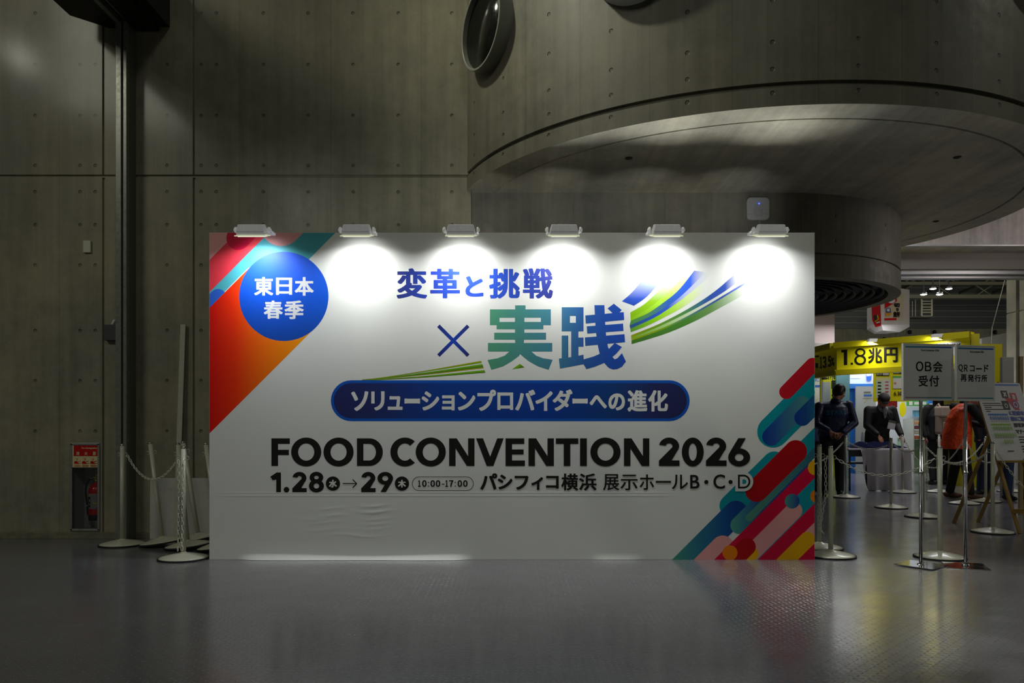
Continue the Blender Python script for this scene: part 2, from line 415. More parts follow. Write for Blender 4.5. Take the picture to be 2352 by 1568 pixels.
# doorway to the exhibition hall: lintel, channel, right jamb
b = MB(); b.box((2.0, 15.0, 4.55), (24, 15.66, 9.5)); b.mi = 1; b.box((2.0, 14.98, 4.53), (24, 15.02, 4.555))
struct('wall_lintel', b, [M_pale, M_alu])
b = MB(); b.box((2.0, 15.66, 4.222), (24, 16.3, 4.55)); b.mi = 1; b.box((2.0, 15.80, 4.15), (10.95, 15.90, 4.225)); b.box((2.0, 16.0, 4.10), (10.95, 16.22, 4.165)); b.mi = 0
struct('trim_4', b, [mat('grey_lintel', '#77726c', .7), M_alu])
XJ = 10.94
b = MB(); b.box((XJ, 15.0, 0), (24, 16.80, 3.53)); b.box((XJ + .012, 15.01, 3.53), (24, 16.8, 3.555)); b.box((XJ, 15.0, 3.555), (24, 16.80, 4.53))
b.box((XJ, 16.92, 0), (24, 17.24, 3.53)); b.box((XJ + .012, 16.92, 3.53), (24, 17.23, 3.555)); b.box((XJ, 16.92, 3.555), (24, 17.24, 4.6))
b.mi = 1; b.box((XJ + .08, 16.80, 0), (24, 16.92, 4.5)); struct('wall_jamb', b, [M_plain, M_black])

# exhibition hall shell beyond
YF = 32.0
M_hall = concrete('hall_concrete', '#8f8d7e', rough=.7, seams=[P(q, 0, YF).x for q in (1937, 2010, 2105, 2190, 2240)])
b = MB(); b.face([(-6, YF, 0), (40, YF, 0), (40, YF, 5.0), (-6, YF, 5.0)]); b.fix = False; struct('wall_far', b, M_hall)
b = MB(); z0 = 5.0
for k in range(8):
    b.box((-6, YF - .05 - .0 * k, z0 + k * .24), (40, YF + .1, z0 + k * .24 + .225)); 
b.mi = 1
for k in range(8): b.box((-6, YF - .10, z0 + k * .24 + .222), (40, YF, z0 + k * .24 + .242))
struct('trim_5', b, [mat('grey_cladding', '#5d605f', .5), mat('cladding_edge', '#9a9c9a', .4)])
b = MB(); b.face([(-6, 15.5, 9.0), (40, 15.5, 9.0), (40, 46, 9.0), (-6, 46, 9.0)]); b.face([(-6, YF + .2, 6.9), (40, YF + .2, 6.9), (40, YF + .2, 9), (-6, YF + .2, 9)]); struct('ceiling_hall', b, mat('dark_roof_deck', '#2b2b25', .8))
b = MB(); b.face([(29, 10, 0), (29, 46, 0), (29, 46, 9), (29, 10, 9)]); b.face([(-1.5, 12, 0), (-1.5, 46, 0), (-1.5, 46, 9), (-1.5, 12, 9)]); struct('wall_side', b, M_plain)
b = MB()                                       # roof truss: chords and web bars
zc0 = H + (HY - 681) / F * 29; zc1 = H + (HY - 651) / F * 29; zc2 = H + (HY - 626) / F * 29
for z, r in ((zc0, .07), (zc1, .055), (zc2, .06)): b.box((8, 29 - r, z - r), (22, 29 + r, z + r))
for k in range(18):
    x = 12.0 + k * .75
    b.tube((x, 29.1, zc0), (x + (.75 if k % 2 else -.75) , 29.1, zc1), .028, n=6); b.tube((x + .3, 29.2, zc1), (x + (1.0 if k % 2 else -.5), 29.2, zc2), .028, n=6)
for k in range(9):
    x = 11 + k * 1.3; b.tube((x, 30.5, zc1 - .1), (x + 1.6, 26.5, zc2 + .4), .05, n=6)
struct('trim_6', b, mat('truss_paint', '#77745f', .5))

# ================================================================== lettering tools
_G = {}
def glyph(s):
    """filled outline of a character or string, as verts and faces in its own box 0..1"""
    if s in _G: return _G[s]
    c = bpy.data.curves.new('lettering', 'FONT'); c.body = s; c.resolution_u = 4
    o = bpy.data.objects.new('lettering', c)
    COL.objects.link(o); dg = bpy.context.evaluated_depsgraph_get()
    me = bpy.data.meshes.new_from_object(o.evaluated_get(dg))
    vs = [(v.co.x, v.co.y) for v in me.vertices]; fs = [tuple(p.vertices) for p in me.polygons]
    bpy.data.objects.remove(o); bpy.data.curves.remove(c); bpy.data.meshes.remove(me)
    x0 = min(v[0] for v in vs); x1 = max(v[0] for v in vs); y0 = min(v[1] for v in vs); y1 = max(v[1] for v in vs)
    w = max(x1 - x0, 1e-4); h = max(y1 - y0, 1e-4)
    _G[s] = ([((x - x0) / w, (y - y0) / h) for x, y in vs], fs, w / h); return _G[s]
class Print:
    """flat print on a plane: at(px,py,off) gives the point; every layer lies a hair above the one before"""
    def __init__(s, at, step=.00025, clip=None): s.at = at; s.step = step; s.lay = 1; s.top = 1; s.clip = clip; s.b = MB(); s.b.fix = False
    def new(s): s.b = MB(); s.b.fix = False; return s
    def poly(s, pts, mi=0, lay=None):
        if s.clip: pts = clip_poly(pts, *s.clip)
        if len(pts) < 3: return
        a = sum(p[0] * q[1] - q[0] * p[1] for p, q in zip(pts, pts[1:] + pts[:1]))
        if a > 0: pts = pts[::-1]
        if lay is None: lay = s.lay; s.lay += 1
        s.b.mi = mi; s.b.face([s.at(x, y, lay * s.step) for x, y in pts])
    def strip(s, up, lo, mi=0):
        """band between two polylines with equal counts"""
        lay = s.lay; s.lay += 1; s.b.mi = mi
        for i in range(len(up) - 1):
            q = [up[i], lo[i], lo[i + 1], up[i + 1]]
            s.b.face([s.at(x, y, lay * s.step) for x, y in q])
    def circle(s, x, y, r, mi=0, ry=None, n=48):
        s.poly([(x + r * math.cos(2 * PI * k / n), y + (ry or r) * math.sin(2 * PI * k / n)) for k in range(n)], mi)
    def capsule(s, x0, y0, x1, y1, r, mi=0, n=16):
        a = math.atan2(y1 - y0, x1 - x0)
        s.poly([(x1 + r * math.cos(a - PI / 2 + PI * k / n), y1 + r * math.sin(a - PI / 2 + PI * k / n)) for k in range(n + 1)] +
               [(x0 + r * math.cos(a + PI / 2 + PI * k / n), y0 + r * math.sin(a + PI / 2 + PI * k / n)) for k in range(n + 1)], mi)
    def ring(s, x, y, rx, ry, tx, ty, a0=0, a1=360, mi=0, n=40):
        lay = s.lay; s.lay += 1; s.b.mi = mi; v = []
        for k in range(n + 1):
            a = R(a0 + (a1 - a0) * k / n); c, q = math.cos(a), -math.sin(a)
            v.append(((x + rx * c, y + ry * q), (x + (rx - tx) * c, y + (ry - ty) * q)))
        for (p, q), (p2, q2) in zip(v, v[1:]): s.b.face([s.at(*w, lay * s.step) for w in (p, p2, q2, q)])
    def rect(s, x0, y0, x1, y1, mi=0): s.poly([(x0, y0), (x1, y0), (x1, y1), (x0, y1)], mi)
    def line(s, x0, y0, x1, y1, w, mi=0):
        d = math.hypot(x1 - x0, y1 - y0); nx, ny = -(y1 - y0) / d * w / 2, (x1 - x0) / d * w / 2
        s.poly([(x0 + nx, y0 + ny), (x1 + nx, y1 + ny), (x1 - nx, y1 - ny), (x0 - nx, y0 - ny)], mi)
    def text(s, t, x0, y0, x1, y1, bold=0., boldy=None, mi=0):
        """string fitted to a box; bold swells the strokes by that many pixels"""
        vs, fs, _ = glyph(t); by = bold * .75 if boldy is None else boldy; s.b.mi = mi
        sh = [(0, 0)] if not bold else SHIFT
        for k, (dx, dy) in enumerate(sh):
            lay = s.lay + .08 * k
            X = [s.b.bm.verts.new(s.at(x0 + bold + (x1 - x0 - 2 * bold) * u + dx * bold, y1 - by - (y1 - y0 - 2 * by) * v + dy * by, lay * s.step)) for u, v in vs]
            for f in fs:
                try: s.b.bm.faces.new([X[i] for i in f]).material_index = mi
                except ValueError: pass
        s.top = max(s.top, s.lay + 2)
    def put(s, name, mats, parent, keep=False): 
        o = obj(name, s.b, mats, parent); s.new(); s.lay = max(s.lay, s.top) if keep else 1; s.top = 1; return o
SHIFT = [(max(-1, min(1, 1.25 * math.cos(2 * PI * k / 20))), max(-1, min(1, 1.25 * math.sin(2 * PI * k / 20)))) for k in range(20)] + [(.5, 0), (-.5, 0), (0, .5), (0, -.5)]
def clip_poly(pts, x0, y0, x1, y1):
    for ax, lim, sg in ((0, x0, 1), (0, x1, -1), (1, y0, 1), (1, y1, -1)):
        out = []
        for i, p in enumerate(pts):
            q = pts[i - 1]; pi = (p[ax] - lim) * sg >= 0; qi = (q[ax] - lim) * sg >= 0
            if pi != qi:
                t = (lim - q[ax]) / (p[ax] - q[ax]); out.append((q[0] + (p[0] - q[0]) * t, q[1] + (p[1] - q[1]) * t))
            if pi: out.append(p)
        pts = out
        if not pts: return []
    return pts

# ================================================================== the sign board
YB = 6.44; SB = F / YB
BX0, BX1 = (481 - CX) / SB, (1871 - CX) / SB; ZT = H + (HY - 534) / SB
board = empty('sign_board', ((BX0 + BX1) / 2, YB, 0))
tag(board, 'wide white exhibition sign board reading FOOD CONVENTION 2026 standing on the floor', 'sign board')
BO = board.location.copy()
M_bw = mat('board_print_white', '#e6e7e6', .5, var=.012, spec=.25, scale=2)
def bulge(x, z):
    """how far the printed cloth stands off the frame: loose hem at the floor and a few creases"""
    px = CX + x * SB; d = 0.
    def win(a, b_, w): return max(0, min(1, (px - a) / w)) * max(0, min(1, (b_ - px) / w))
    w = win(545, 1085, 40)
    d += w * (.030 * (1 + .15 * math.sin(px * .021)) * max(0, 1 - z / (.042 + .008 * math.sin(px * .013))) ** 1.5 + .007 * max(0, 1 - z / .17) ** 2)
    w2 = win(1355, 1480, 30)
    if z < .06: d += w2 * .010 * (1 - z / .06) ** 2
    if .1 < z < .56:
        for cx, cz, wx, a in ((760, .42, 26, 1.2), (768, .36, 24, 1.4), (752, .31, 30, .8), (860, .45, 28, 1.6), (862, .40, 32, 2.2), (868, .34, 26, 1.1), (865, .30, 26, 1.), (866, .26, 22, .9), (820, .20, 48, 1.3), (745, .25, 40, .6), (720, .34, 60, .5)):
            d += .0011 * a * math.exp(-((px - cx) / wx) ** 2) * math.exp(-((z - cz - .012 * math.sin(px * .05)) / .011) ** 2)
    for zz, a in ((.553, .0010), (.529, .0012)): d += a * math.exp(-((z - zz) / .006) ** 2) * win(482, 1560, 60)
    return d
b = MB(); b.box((BX0, YB + .001, 0), (BX1, YB + .06, ZT)); 
xs = [BX0 + (BX1 - BX0) * i / 150 for i in range(151)]; zs = [.002 + .16 * (i / 30) ** 1.6 for i in range(31)] + [.17 + .43 * i / 75 for i in range(76)] + [.9, 1.6, ZT]
g = [[b.bm.verts.new((x, YB - .0005 - bulge(x, z), z)) for x in xs] for z in zs]
for i in range(len(zs) - 1):
    for j in range(150):
        f = b.bm.faces.new([g[i][j], g[i][j + 1], g[i + 1][j + 1], g[i + 1][j]]); f.smooth = True
b.fix = False
for v in b.bm.verts: v.co -= BO
obj('panel', b, M_bw, board)

CLIP = (481.3, 534.3, 1870.7, 1285)
pr = Print(lambda px, py, off: V(((px - CX) / SB, YB - .0007 - off, H + (HY - py) / SB)) - BO, step=.00002, clip=CLIP)
def bx(px): return (px - CX) / SB - BO.x
def bz(py): return H + (HY - py) / SB
def ink(n, c): return mat('ink_' + n, c, .45, var=.015, spec=.3)
I_pink = ink('pink', '#eaa4a4'); I_red = ink('coral_red', '#ee3c4c'); I_crim = ink('crimson', '#d8003e'); I_dred = ink('deep_red', '#b5000e'); I_dred2 = ink('dark_red', '#c80f24')
I_teal = ink('teal', '#0098a8'); I_yel = ink('yellow', '#f2b400'); I_or = ink('orange_spot', '#f08200'); I_blue = ink('small_blue', '#2d66d2'); I_ltteal = ink('pale_teal', '#4fb0bc')
def gm(name, stops, x0, x1, axis=0, axis2=None): return gradmat('ink_' + name, stops, x0, x1, axis, axis2)
# ---- upper left corner stripes
pr.poly([(481, 671), (481, 705), (571, 614), (640, 665), (771, 534), (618, 534)], 0)           # teal
pr.poly([(481, 597), (481, 671), (618, 534), (544, 534)], 1)                                    # coral
pr.poly([(481, 534), (481, 597), (544, 534)], 2)
pr.put('corner_stripes', [I_ltteal, I_red, I_pink], board, keep=True)
for q, m in (((547, 547, 600, 494, 27), I_crim), ((646, 516, 700, 462, 49), I_pink), ((501, 683, 440, 744, 19.5), I_blue)): pr.capsule(*q, 0); pr.put('corner_capsule', m, board, keep=True)
pr.capsule(652, 680, 300, 1032, 102, 0)
M_or = gm('red_to_orange', [(0, '#e40500'), (.25, '#f63200'), (.6, '#ff7800'), (1, '#ffa400')], bx(481), bx(715))
pr.put('orange_band', M_or, board, keep=True)
pr.circle(652, 680.5, 102.5, 0, n=72)
M_rd = gm('roundel_blue', [(0, '#0b4bb4'), (.5, '#0a55d6'), (1, '#2b62ea')], bz(783), bz(578), 2)
pr.put('roundel', M_rd, board, keep=True)
for ch, x0, y0, x1, y1 in (('東', 584, 636, 627.5, 678.5), ('日', 634, 637.5, 671, 677), ('本', 677, 636, 720.5, 679), ('春', 606, 690, 649.5, 732), ('季', 653.5, 690, 697.5, 732.5)):
    pr.text(ch, x0, y0, x1, y1, 1.5, 1.0)
pr.put('roundel_lettering', M_bw, board)
# ---- headline, small line
M_hl = gm('headline_navy_blue', [(0, '#232c6e'), (.3, '#2c4cc4'), (.6, '#2b55d0'), (1, '#2a2f78')], bx(905), bx(1275))
for ch, x0, y0, x1, y1 in (('変', 911, 616, 981, 685.5), ('革', 988, 617, 1056.5, 685), ('と', 1069, 634, 1110.5, 681.5), ('挑', 1123.5, 617, 1194, 685.5), ('戦', 1201, 616, 1270, 685.5)):
    pr.text(ch, x0, y0, x1, y1, 2.5, 1.7)
pr.put('headline_lettering', M_hl, board)
M_x = gm('cross_navy_blue', [(0, '#232a6a'), (.5, '#1440b4'), (1, '#272c66')], bx(1003), bx(1079))
pr.line(1007, 748, 1075.5, 816.5, 8.2); pr.line(1007, 816.5, 1075.5, 748, 8.2); pr.put('cross_mark', M_x, board)
# ---- big heavy characters, stroke by stroke
def Z(x, y): return (880 + x / 3.92, 600 + y / 3.92)
def zp(*c, mi=0): pr.poly([Z(c[i], c[i + 1]) for i in range(0, len(c), 2)], mi)
def zr_(x0, y0, x1, y1): zp(x0, y0, x1, y0, x1, y1, x0, y1)
zr_(1188, 396, 1282, 440); zr_(962, 432, 1510, 508); zr_(962, 505, 1048, 575); zr_(1420, 505, 1510, 575); zr_(1022, 545, 1443, 612)
zr_(1000, 642, 1467, 705); zr_(944, 734, 1523, 812); zp(1187, 432, 1272, 432, 1272, 640, 1262, 830, 1190, 830, 1187, 640)
zp(1140, 808, 1200, 808, 1240, 820, 1225, 850, 1160, 898, 1080, 945, 975, 976, 940, 888, 1030, 873, 1095, 848)
zp(1330, 808, 1380, 850, 1440, 872, 1526, 886, 1490, 976, 1395, 945, 1310, 898, 1240, 840, 1215, 820, 1260, 808)
zr_(1608, 413, 1804, 492); zr_(1608, 490, 1682, 555); zr_(1735, 490, 1804, 555); zr_(1608, 553, 1804, 630); zr_(1693, 625, 1758, 870); zr_(1756, 686, 1804, 768)
zr_(1608, 668, 1667, 882); zp(1582, 875, 1690, 862, 1804, 840, 1806, 925, 1592, 965)
zp(1902, 394, 1992, 394, 1998, 545, 2008, 680, 2024, 770, 2062, 862, 2048, 965, 2030, 957, 1985, 908, 1950, 835, 1925, 720, 1912, 590)
zp(2058, 855, 2085, 882, 2110, 872, 2150, 826, 2186, 902, 2150, 948, 2110, 968, 2070, 973, 2040, 962)
zp(1820, 487, 2166, 457, 2170, 527, 1825, 560); zp(1833, 585, 2160, 560, 2164, 625, 1838, 650); zp(1817, 685, 2173, 655, 2178, 727, 1820, 760)
zp(2077, 381, 2148, 438, 2115, 475, 2075, 475, 2021, 424)
zp(2085, 735, 2150, 770, 2100, 830, 2040, 880, 1985, 915, 1905, 948, 1830, 969, 1804, 925, 1804, 882, 1890, 858, 1960, 828, 2035, 785)
pr.put('heavy_lettering', gm('green_to_blue', [(0, '#4f9a78'), (.45, '#42839a'), (.7, '#2a5aa4'), (.85, '#1f4fb0'), (1, '#1c4bb6')], bx(1118), bx(1440)), board)
# ---- sweeping ribbons
def S(p): return (1380 + p[0] / 4.612, 500 + p[1] / 4.612)
def smooth_line(p, n=18):
    """Catmull-Rom through the points, n samples"""
    out = []; m = len(p) - 1
    for i in range(n + 1):
        t = i / n * m; k = min(int(t), m - 1); u = t - k
        a, b_, c, d = p[max(k - 1, 0)], p[k], p[k + 1], p[min(k + 2, m)]
        out.append(tuple(.5 * (2 * b_[q] + (c[q] - a[q]) * u + (2 * a[q] - 5 * b_[q] + 4 * c[q] - d[q]) * u * u + (3 * b_[q] - a[q] - 3 * c[q] + d[q]) * u ** 3) for q in (0, 1)))
    return out
W0 = '#e6e7e6'
cv = dict(
    a0=[(222, 885), (330, 790), (430, 670), (505, 555)], a1=[(350, 932), (470, 850), (580, 735), (665, 610)],
    c1=[(312, 1003), (450, 922), (560, 825), (650, 730), (745, 605)], c2=[(315, 1062), (480, 975), (620, 870), (760, 740), (885, 605)],
    c3=[(317, 1090), (500, 1010), (660, 900), (820, 770), (990, 560)], c4=[(304, 1140), (520, 1045), (700, 940), (860, 820), (1110, 575)],
    c5=[(312, 1175), (560, 1062), (720, 962), (900, 832), (1180, 600)], c6=[(317, 1212), (500, 1140), (700, 1040), (880, 940), (1120, 765)],
    d1=[(320, 1243), (600, 1132), (860, 1000), (1080, 868), (1250, 745), (1420, 595)], d2=[(322, 1270), (620, 1150), (900, 1015), (1140, 885), (1340, 760), (1520, 620)],
    d2b=[(324, 1284), (640, 1172), (900, 1050), (1140, 915), (1400, 760), (1600, 640)], d3=[(325, 1300), (650, 1186), (910, 1062), (1150, 930), (1420, 770), (1620, 650)],
    d4=[(325, 1338), (700, 1222), (1000, 1092), (1250, 960), (1450, 850), (1570, 775)])
cv = {k: [S(p) for p in smooth_line(v)] for k, v in cv.items()}
def sx(x): return bx(1380 + x / 4.612)
def sz(y): return bz(500 + y / 4.612)
rib = [('a0', 'a1', gm('ribbon_blue', [(0, '#1e46b4'), (.2, '#2f55c8'), (.75, '#b9c2ee'), (1, W0)], sz(930), sz(570), 2)),
       ('c1', 'c2', gm('ribbon_lime', [(0, '#86bf00'), (.4, '#93c41c'), (.75, '#c8d2b4'), (1, W0)], sz(1062), sz(620), 2)),
       ('c2', 'c3', gm('ribbon_pale_lime', [(0, '#8cc400'), (.45, '#aade40'), (.85, '#d2e8a8'), (1, W0)], sz(1090), sz(590), 2)),
       ('c3', 'c4', gm('ribbon_green_blue', [(0, '#4d9140'), (.25, '#4a8560'), (.5, '#2a5aa8'), (.8, '#2f5ad6'), (1, W0)], sx(310), sx(1110))),
       ('c4', 'c5', gm('ribbon_steel', [(0, '#305888'), (.3, '#2452b6'), (.48, '#2b52c0'), (.7, '#a8b2e2'), (1, W0)], sx(310), sx(1150))),
       ('c5', 'c6', gm('ribbon_green_lime', [(0, '#5a9c30'), (.35, '#8ac800'), (.6, '#acd84c'), (.8, '#d2e2a0'), (1, W0)], sx(310), sx(1110))),
       ('d1', 'd2', gm('ribbon_olive', [(0, '#96a000'), (.2, '#6c9a00'), (.5, '#4a8848'), (.72, '#2c50a8'), (.86, '#3052ba'), (1, W0)], sx(320), sx(1480))),
       ('d2', 'd2b', gm('ribbon_cream', [(0, '#78b41e'), (.3, '#a2c878'), (.6, '#d4dcc8'), (1, W0)], sx(320), sx(1500))),
       ('d2b', 'd3', gm('ribbon_fine_blue', [(0, '#a0a800'), (.3, '#6ea000'), (.55, '#3e6e8c'), (.75, '#2848a8'), (.9, '#6c80d6'), (1, W0)], sx(320), sx(1600))),
       ('d3', 'd4', gm('ribbon_deep_green', [(0, '#457c26'), (.5, '#47842e'), (.7, '#709a58'), (.88, '#b4c8a8'), (1, W0)], sx(325), sx(1540)))]
for i, (u, l, m) in enumerate(rib): pr.strip(cv[u], cv[l], i)
pr.put('ribbon_sweep', [m for _, _, m in rib], board)
I_g1 = ink('leaf_green', '#6faa00'); I_g2 = ink('dark_green', '#4c8020'); I_g3 = ink('mustard', '#a8a000')
for (a, b_, c, d, mi) in ((895, 905, 1043, 1046, 2), (903, 914, 1045, 1048, 0), (924, 940, 1047, 1052, 0), (940, 953, 1051, 1055, 1), (953, 962, 1053, 1057, 2), (978, 994, 1058, 1063, 0), (994, 1002, 1062, 1066, 1)):
    def q(y, w): return [Z(882 + (y - 895) * .37, y), Z(430, 975 + (y - 895) * .62), Z(0, w), Z(-190, 1063 + (w - 1043) * .3)]
    pr.strip(smooth_line(q(a, c), 14), smooth_line(q(b_, d), 14), mi)
pr.put('ribbon_tail', [I_g1, I_g2, I_g3], board)
zp(1232, 922, 1275, 955, 1160, 972, mi=0); zp(1250, 937, 1275, 955, 1205, 965, mi=1)
pr.put('ribbon_tip', [I_g1, I_g2], board)
# ---- banner pill
pr.capsule(807, 920, 1537, 920, 47, 0); pr.capsule(807, 920, 1537, 920, 40.5, 1)
pr.put('banner_pill', [ink('pill_edge', '#0a57c2'), gm('pill_navy', [(0, '#232a66'), (.12, '#24306f'), (.3, '#0b3f9a'), (.6, '#0a3fa4'), (.78, '#0e3f86'), (.9, '#242c66'), (1, '#232858')], bx(760), bx(1584))], board, keep=True)
for ch, x0, x1, y0, y1 in (('ソ', 183, 290, 105, 228), ('リ', 308, 392, 105, 225), ('ュ', 412, 505, 135, 222), ('ー', 517, 615, 150, 182), ('シ', 625, 735, 105, 225), ('ョ', 752, 832, 130, 225), ('ン', 853, 962, 108, 225), ('プ', 975, 1092, 95, 228), ('ロ', 1100, 1200, 112, 222), ('バ', 1213, 1338, 95, 225), ('イ', 1340, 1448, 105, 228), ('ダ', 1448, 1572, 93, 228), ('ー', 1572, 1668, 150, 182), ('へ', 1680, 1788, 130, 212), ('の', 1798, 1902, 118, 225), ('進', 1918, 2042, 98, 232), ('化', 2048, 2172, 98, 232)):
    pr.text(ch, 740 + x0 / 2.735, 860 + y0 / 2.735, 740 + x1 / 2.735, 860 + y1 / 2.735, 1.7, 1.5)
pr.put('banner_lettering', M_bw, board)
# ---- lower right stripes
def Q(x, y): return (1500 + x / 3.2, 820 + y / 3.2)
def qc(x0, y0, x1, y1, r, mi=0): pr.capsule(*Q(x0, y0), *Q(x1, y1), r / 3.2, mi)
def qo(x, y, r, mi=0): pr.circle(*Q(x, y), r / 3.2, mi)
def qp(*c, mi=0): pr.poly([Q(c[i], c[i + 1]) for i in range(0, len(c), 2)], mi)
def qx(x): return bx(1500 + x / 3.2)
gA = gm('capsule_blue_sage', [(0, '#0a3c9a'), (.25, '#2253a0'), (1, '#4f9a94')], qx(810), qx(1150))
gB = gm('capsule_blue_teal', [(0, '#0a3c9e'), (.5, '#164a92'), (1, '#1a6a94')], qx(1040), qx(1190))
gC = gm('stripe_sage_navy', [(0, '#5a9c84'), (.35, '#4c8c84'), (1, '#2a6c84')], qx(680), qx(1190))
gD = gm('band_green_navy', [(0, '#43a08a'), (.35, '#2f7c9a'), (.75, '#12509c'), (1, '#0e3f92')], qx(140), qx(690))
gE = gm('capsule_green_blue', [(0, '#55a894'), (.5, '#3a84a0'), (1, '#1a4f98')], qx(570), qx(790))
gF = gm('spot_sage_blue', [(0, '#4f9a94'), (1, '#123f9c')], qx(970), qx(1076))
L = [I_teal, I_dred2, gA, gB, gC, gD, gE, I_dred, I_pink, I_crim, I_or, I_yel, gF, ink('navy_stripe', '#1046a0')]
qc(882, 548, 1282, 148, 117, 0); qc(980, 255, 1172, 58, 53, 1); qc(868, 585, 1095, 352, 66, 2); qc(1098, 445, 1300, 243, 60, 3)
qc(572, 1092, 890, 776, 84, 0); qc(1080, 716, 1300, 496, 66, 0); qc(690, 1215, 1100, 805, 80, 13); qc(608, 1140, 0, 1748, 86, 5)
qc(632, 1235, 810, 1057, 64, 6); qc(707, 1180, 1250, 637, 27, 4); qc(760, 980, 1048, 692, 83, 7); qc(512, 1395, 300, 1607, 85, 8)
qp(445, 1492, 1195, 745, 1195, 880, 583, 1492, mi=9); qp(583, 1492, 1195, 880, 1195, 1065, 768, 1492, mi=0); qc(1035, 1128, 600, 1563, 62, 8)
qp(766, 1492, 1195, 1065, 1195, 1205, 905, 1492, mi=9); qp(905, 1492, 1195, 1205, 1195, 1500, mi=8); qp(1060, 1492, 1195, 1360, 1195, 1500, mi=9)
qc(1133, 1340, 900, 1573, 57, 11); qc(725, 1445, 600, 1570, 50, 11); qc(690, 1392, 500, 1582, 65, 7)
qo(565, 1437, 55, 10); qo(1192, 812, 55, 11); qo(1206, 1022, 50, 10); qo(1022, 1058, 54, 12)
pr.put('corner_pattern', L, board, keep=True)
# ---- date and place lines (geometric heavy latin built from bars and rings)
def A(x, y): return (600 + x / 3.92, 980 + y / 3.92)
def ap(*c): pr.poly([A(c[i], c[i + 1]) for i in range(0, len(c), 2)])
def ar(x0, y0, x1, y1): ap(x0, y0, x1, y0, x1, y1, x0, y1)
def ao(x0, x1, y0, y1, tx, ty, a0=0, a1=360, n=48): pr.ring(*A((x0 + x1) / 2, (y0 + y1) / 2), (x1 - x0) / 7.84, (y1 - y0) / 7.84, tx / 3.92, ty / 3.92, a0, a1, n=n)
T0, T1 = 103, 352; O2 = 1180 * 3.92 - 600 * 3.92          # second zoom strip's origin
def gF_(x): ar(x, T0, x + 60, T1); ar(x, T0, x + 166, T0 + 50); ar(x, 206, x + 157, 254)
def gE_(x): ar(x, T0, x + 58, T1); ar(x, T0, x + 168, T0 + 50); ar(x, 203, x + 162, 248); ar(x, 302, x + 174, T1)
def gO_(x): ao(x, x + 271, 96, 357, 63, 53)
def gD_(x):
    ar(x, T0, x + 58, T1); ar(x, T0, x + 112, T0 + 50); ar(x, T1 - 50, x + 112, T1); ao(x - 12, x + 233, T0, T1, 62, 50, -90, 90, 32)
def gC_(x):
    ao(x, x + 262, 96, 357, 64, 53, 47, 313)
def gN_(x): ar(x, T0, x + 58, T1); ar(x + 171, T0, x + 228, T1); ap(x, T0, x + 68, T0, x + 228, T1, x + 160, T1)
def gV_(x): ap(x, T0, x + 62, T0, x + 126, 268, x + 190, T0, x + 248, T0, x + 155, T1, x + 95, T1)
def gT_(x): ar(x, T0, x + 202, T0 + 50); ar(x + 71, T0, x + 130, T1)
def g2_(x0, x1, y0, y1, st):
    w = x1 - x0; h = y1 - y0; r = h * .30
    ao(x0 + w * .03, x1 - w * .02, y0, y0 + h * .60, st, st * .86, -40, 172)
    cx, cy, rx, ry, c_, s_ = x0 + w * .505, y0 + h * .3, w * .475, h * .3, math.cos(R(38)), math.sin(R(38))
    ap(cx + (rx - st) * c_, cy + (ry - st * .86) * s_, cx + rx * c_, cy + ry * s_, x0 + w * .62, y1 - st * .8, x0 + w * .02, y1 - st * .8)
    ar(x0 + w * .02, y1 - st * .84, x1, y1)
def g0_(x0, x1, y0, y1, st): ao(x0, x1, y0, y1, st, st * .84)
def g6_(x0, x1, y0, y1, st, flip=False):
    h = y1 - y0; w = x1 - x0; f = (lambda x, y: (x0 + x1 - x, y0 + y1 - y)) if flip else (lambda x, y: (x, y))
    rt = y0 + h * .37
    if flip: ao(x0, x1, y0, y0 + y1 - rt, st, st * .82)
    else: ao(x0, x1, rt, y1, st, st * .82)
    c = [f(x0 + w * .46, y0 + h * .02), f(x0 + w * .80, y0 + h * .02), f(x0 + w * .50, y0 + h * .42), f(x0 + w * .34, y0 + h * .62), f(x0 + w * .02, y0 + h * .62), f(x0 + w * .08, y0 + h * .50)]
    pr.poly([A(*q) for q in c])
def g8_(x0, x1, y0, y1, st):
    m = y0 + (y1 - y0) * .46; i = (x1 - x0) * .045
    ao(x0 + i, x1 - i, y0, m + st * .38, st * .94, st * .82); ao(x0, x1, m - st * .38, y1, st, st * .82)
gF_(92); gO_(270); gO_(561); gD_(862); pr.put('title_word', M_ink, board, keep=True); gC_(1163); gO_(1391); gN_(1692); gV_(1935); gE_(2200); gN_(O2 + 133); gT_(O2 + 379); ar(O2 + 597, T0, O2 + 658, T1); gO_(O2 + 690); gN_(O2 + 992); pr.put('title_word', M_ink, board, keep=True)
g2_(O2 + 1303, O2 + 1492, 96, 352, 60); g0_(O2 + 1513, O2 + 1710, 96, 357, 62); g2_(O2 + 1726, O2 + 1916, 96, 352, 60); g6_(O2 + 1930, O2 + 2128, 96, 357, 60)
pr.put('title_word', M_ink, board, keep=True)
ar(136, 410, 178, 587); ap(82, 448, 140, 410, 160, 430, 150, 470, 104, 480); pr.circle(*A(228, 565), 25 / 3.92); g2_(278, 410, 405, 587, 43); g8_(430, 565, 404, 590, 43)
g2_(898, 1030, 405, 587, 43); g6_(1047, 1187, 405, 590, 43, True)
pr.circle(*A(646, 510), 64 / 3.92); pr.circle(*A(1267, 510), 64 / 3.92)
pr.line(*A(735, 510), *A(860, 510), 2.2); pr.line(*A(824, 474), *A(861, 511), 2.2); pr.line(*A(824, 547), *A(861, 509), 2.2)
for yy in (450, 573): pr.line(*A(1420, yy), *A(1850, yy), 1.2)
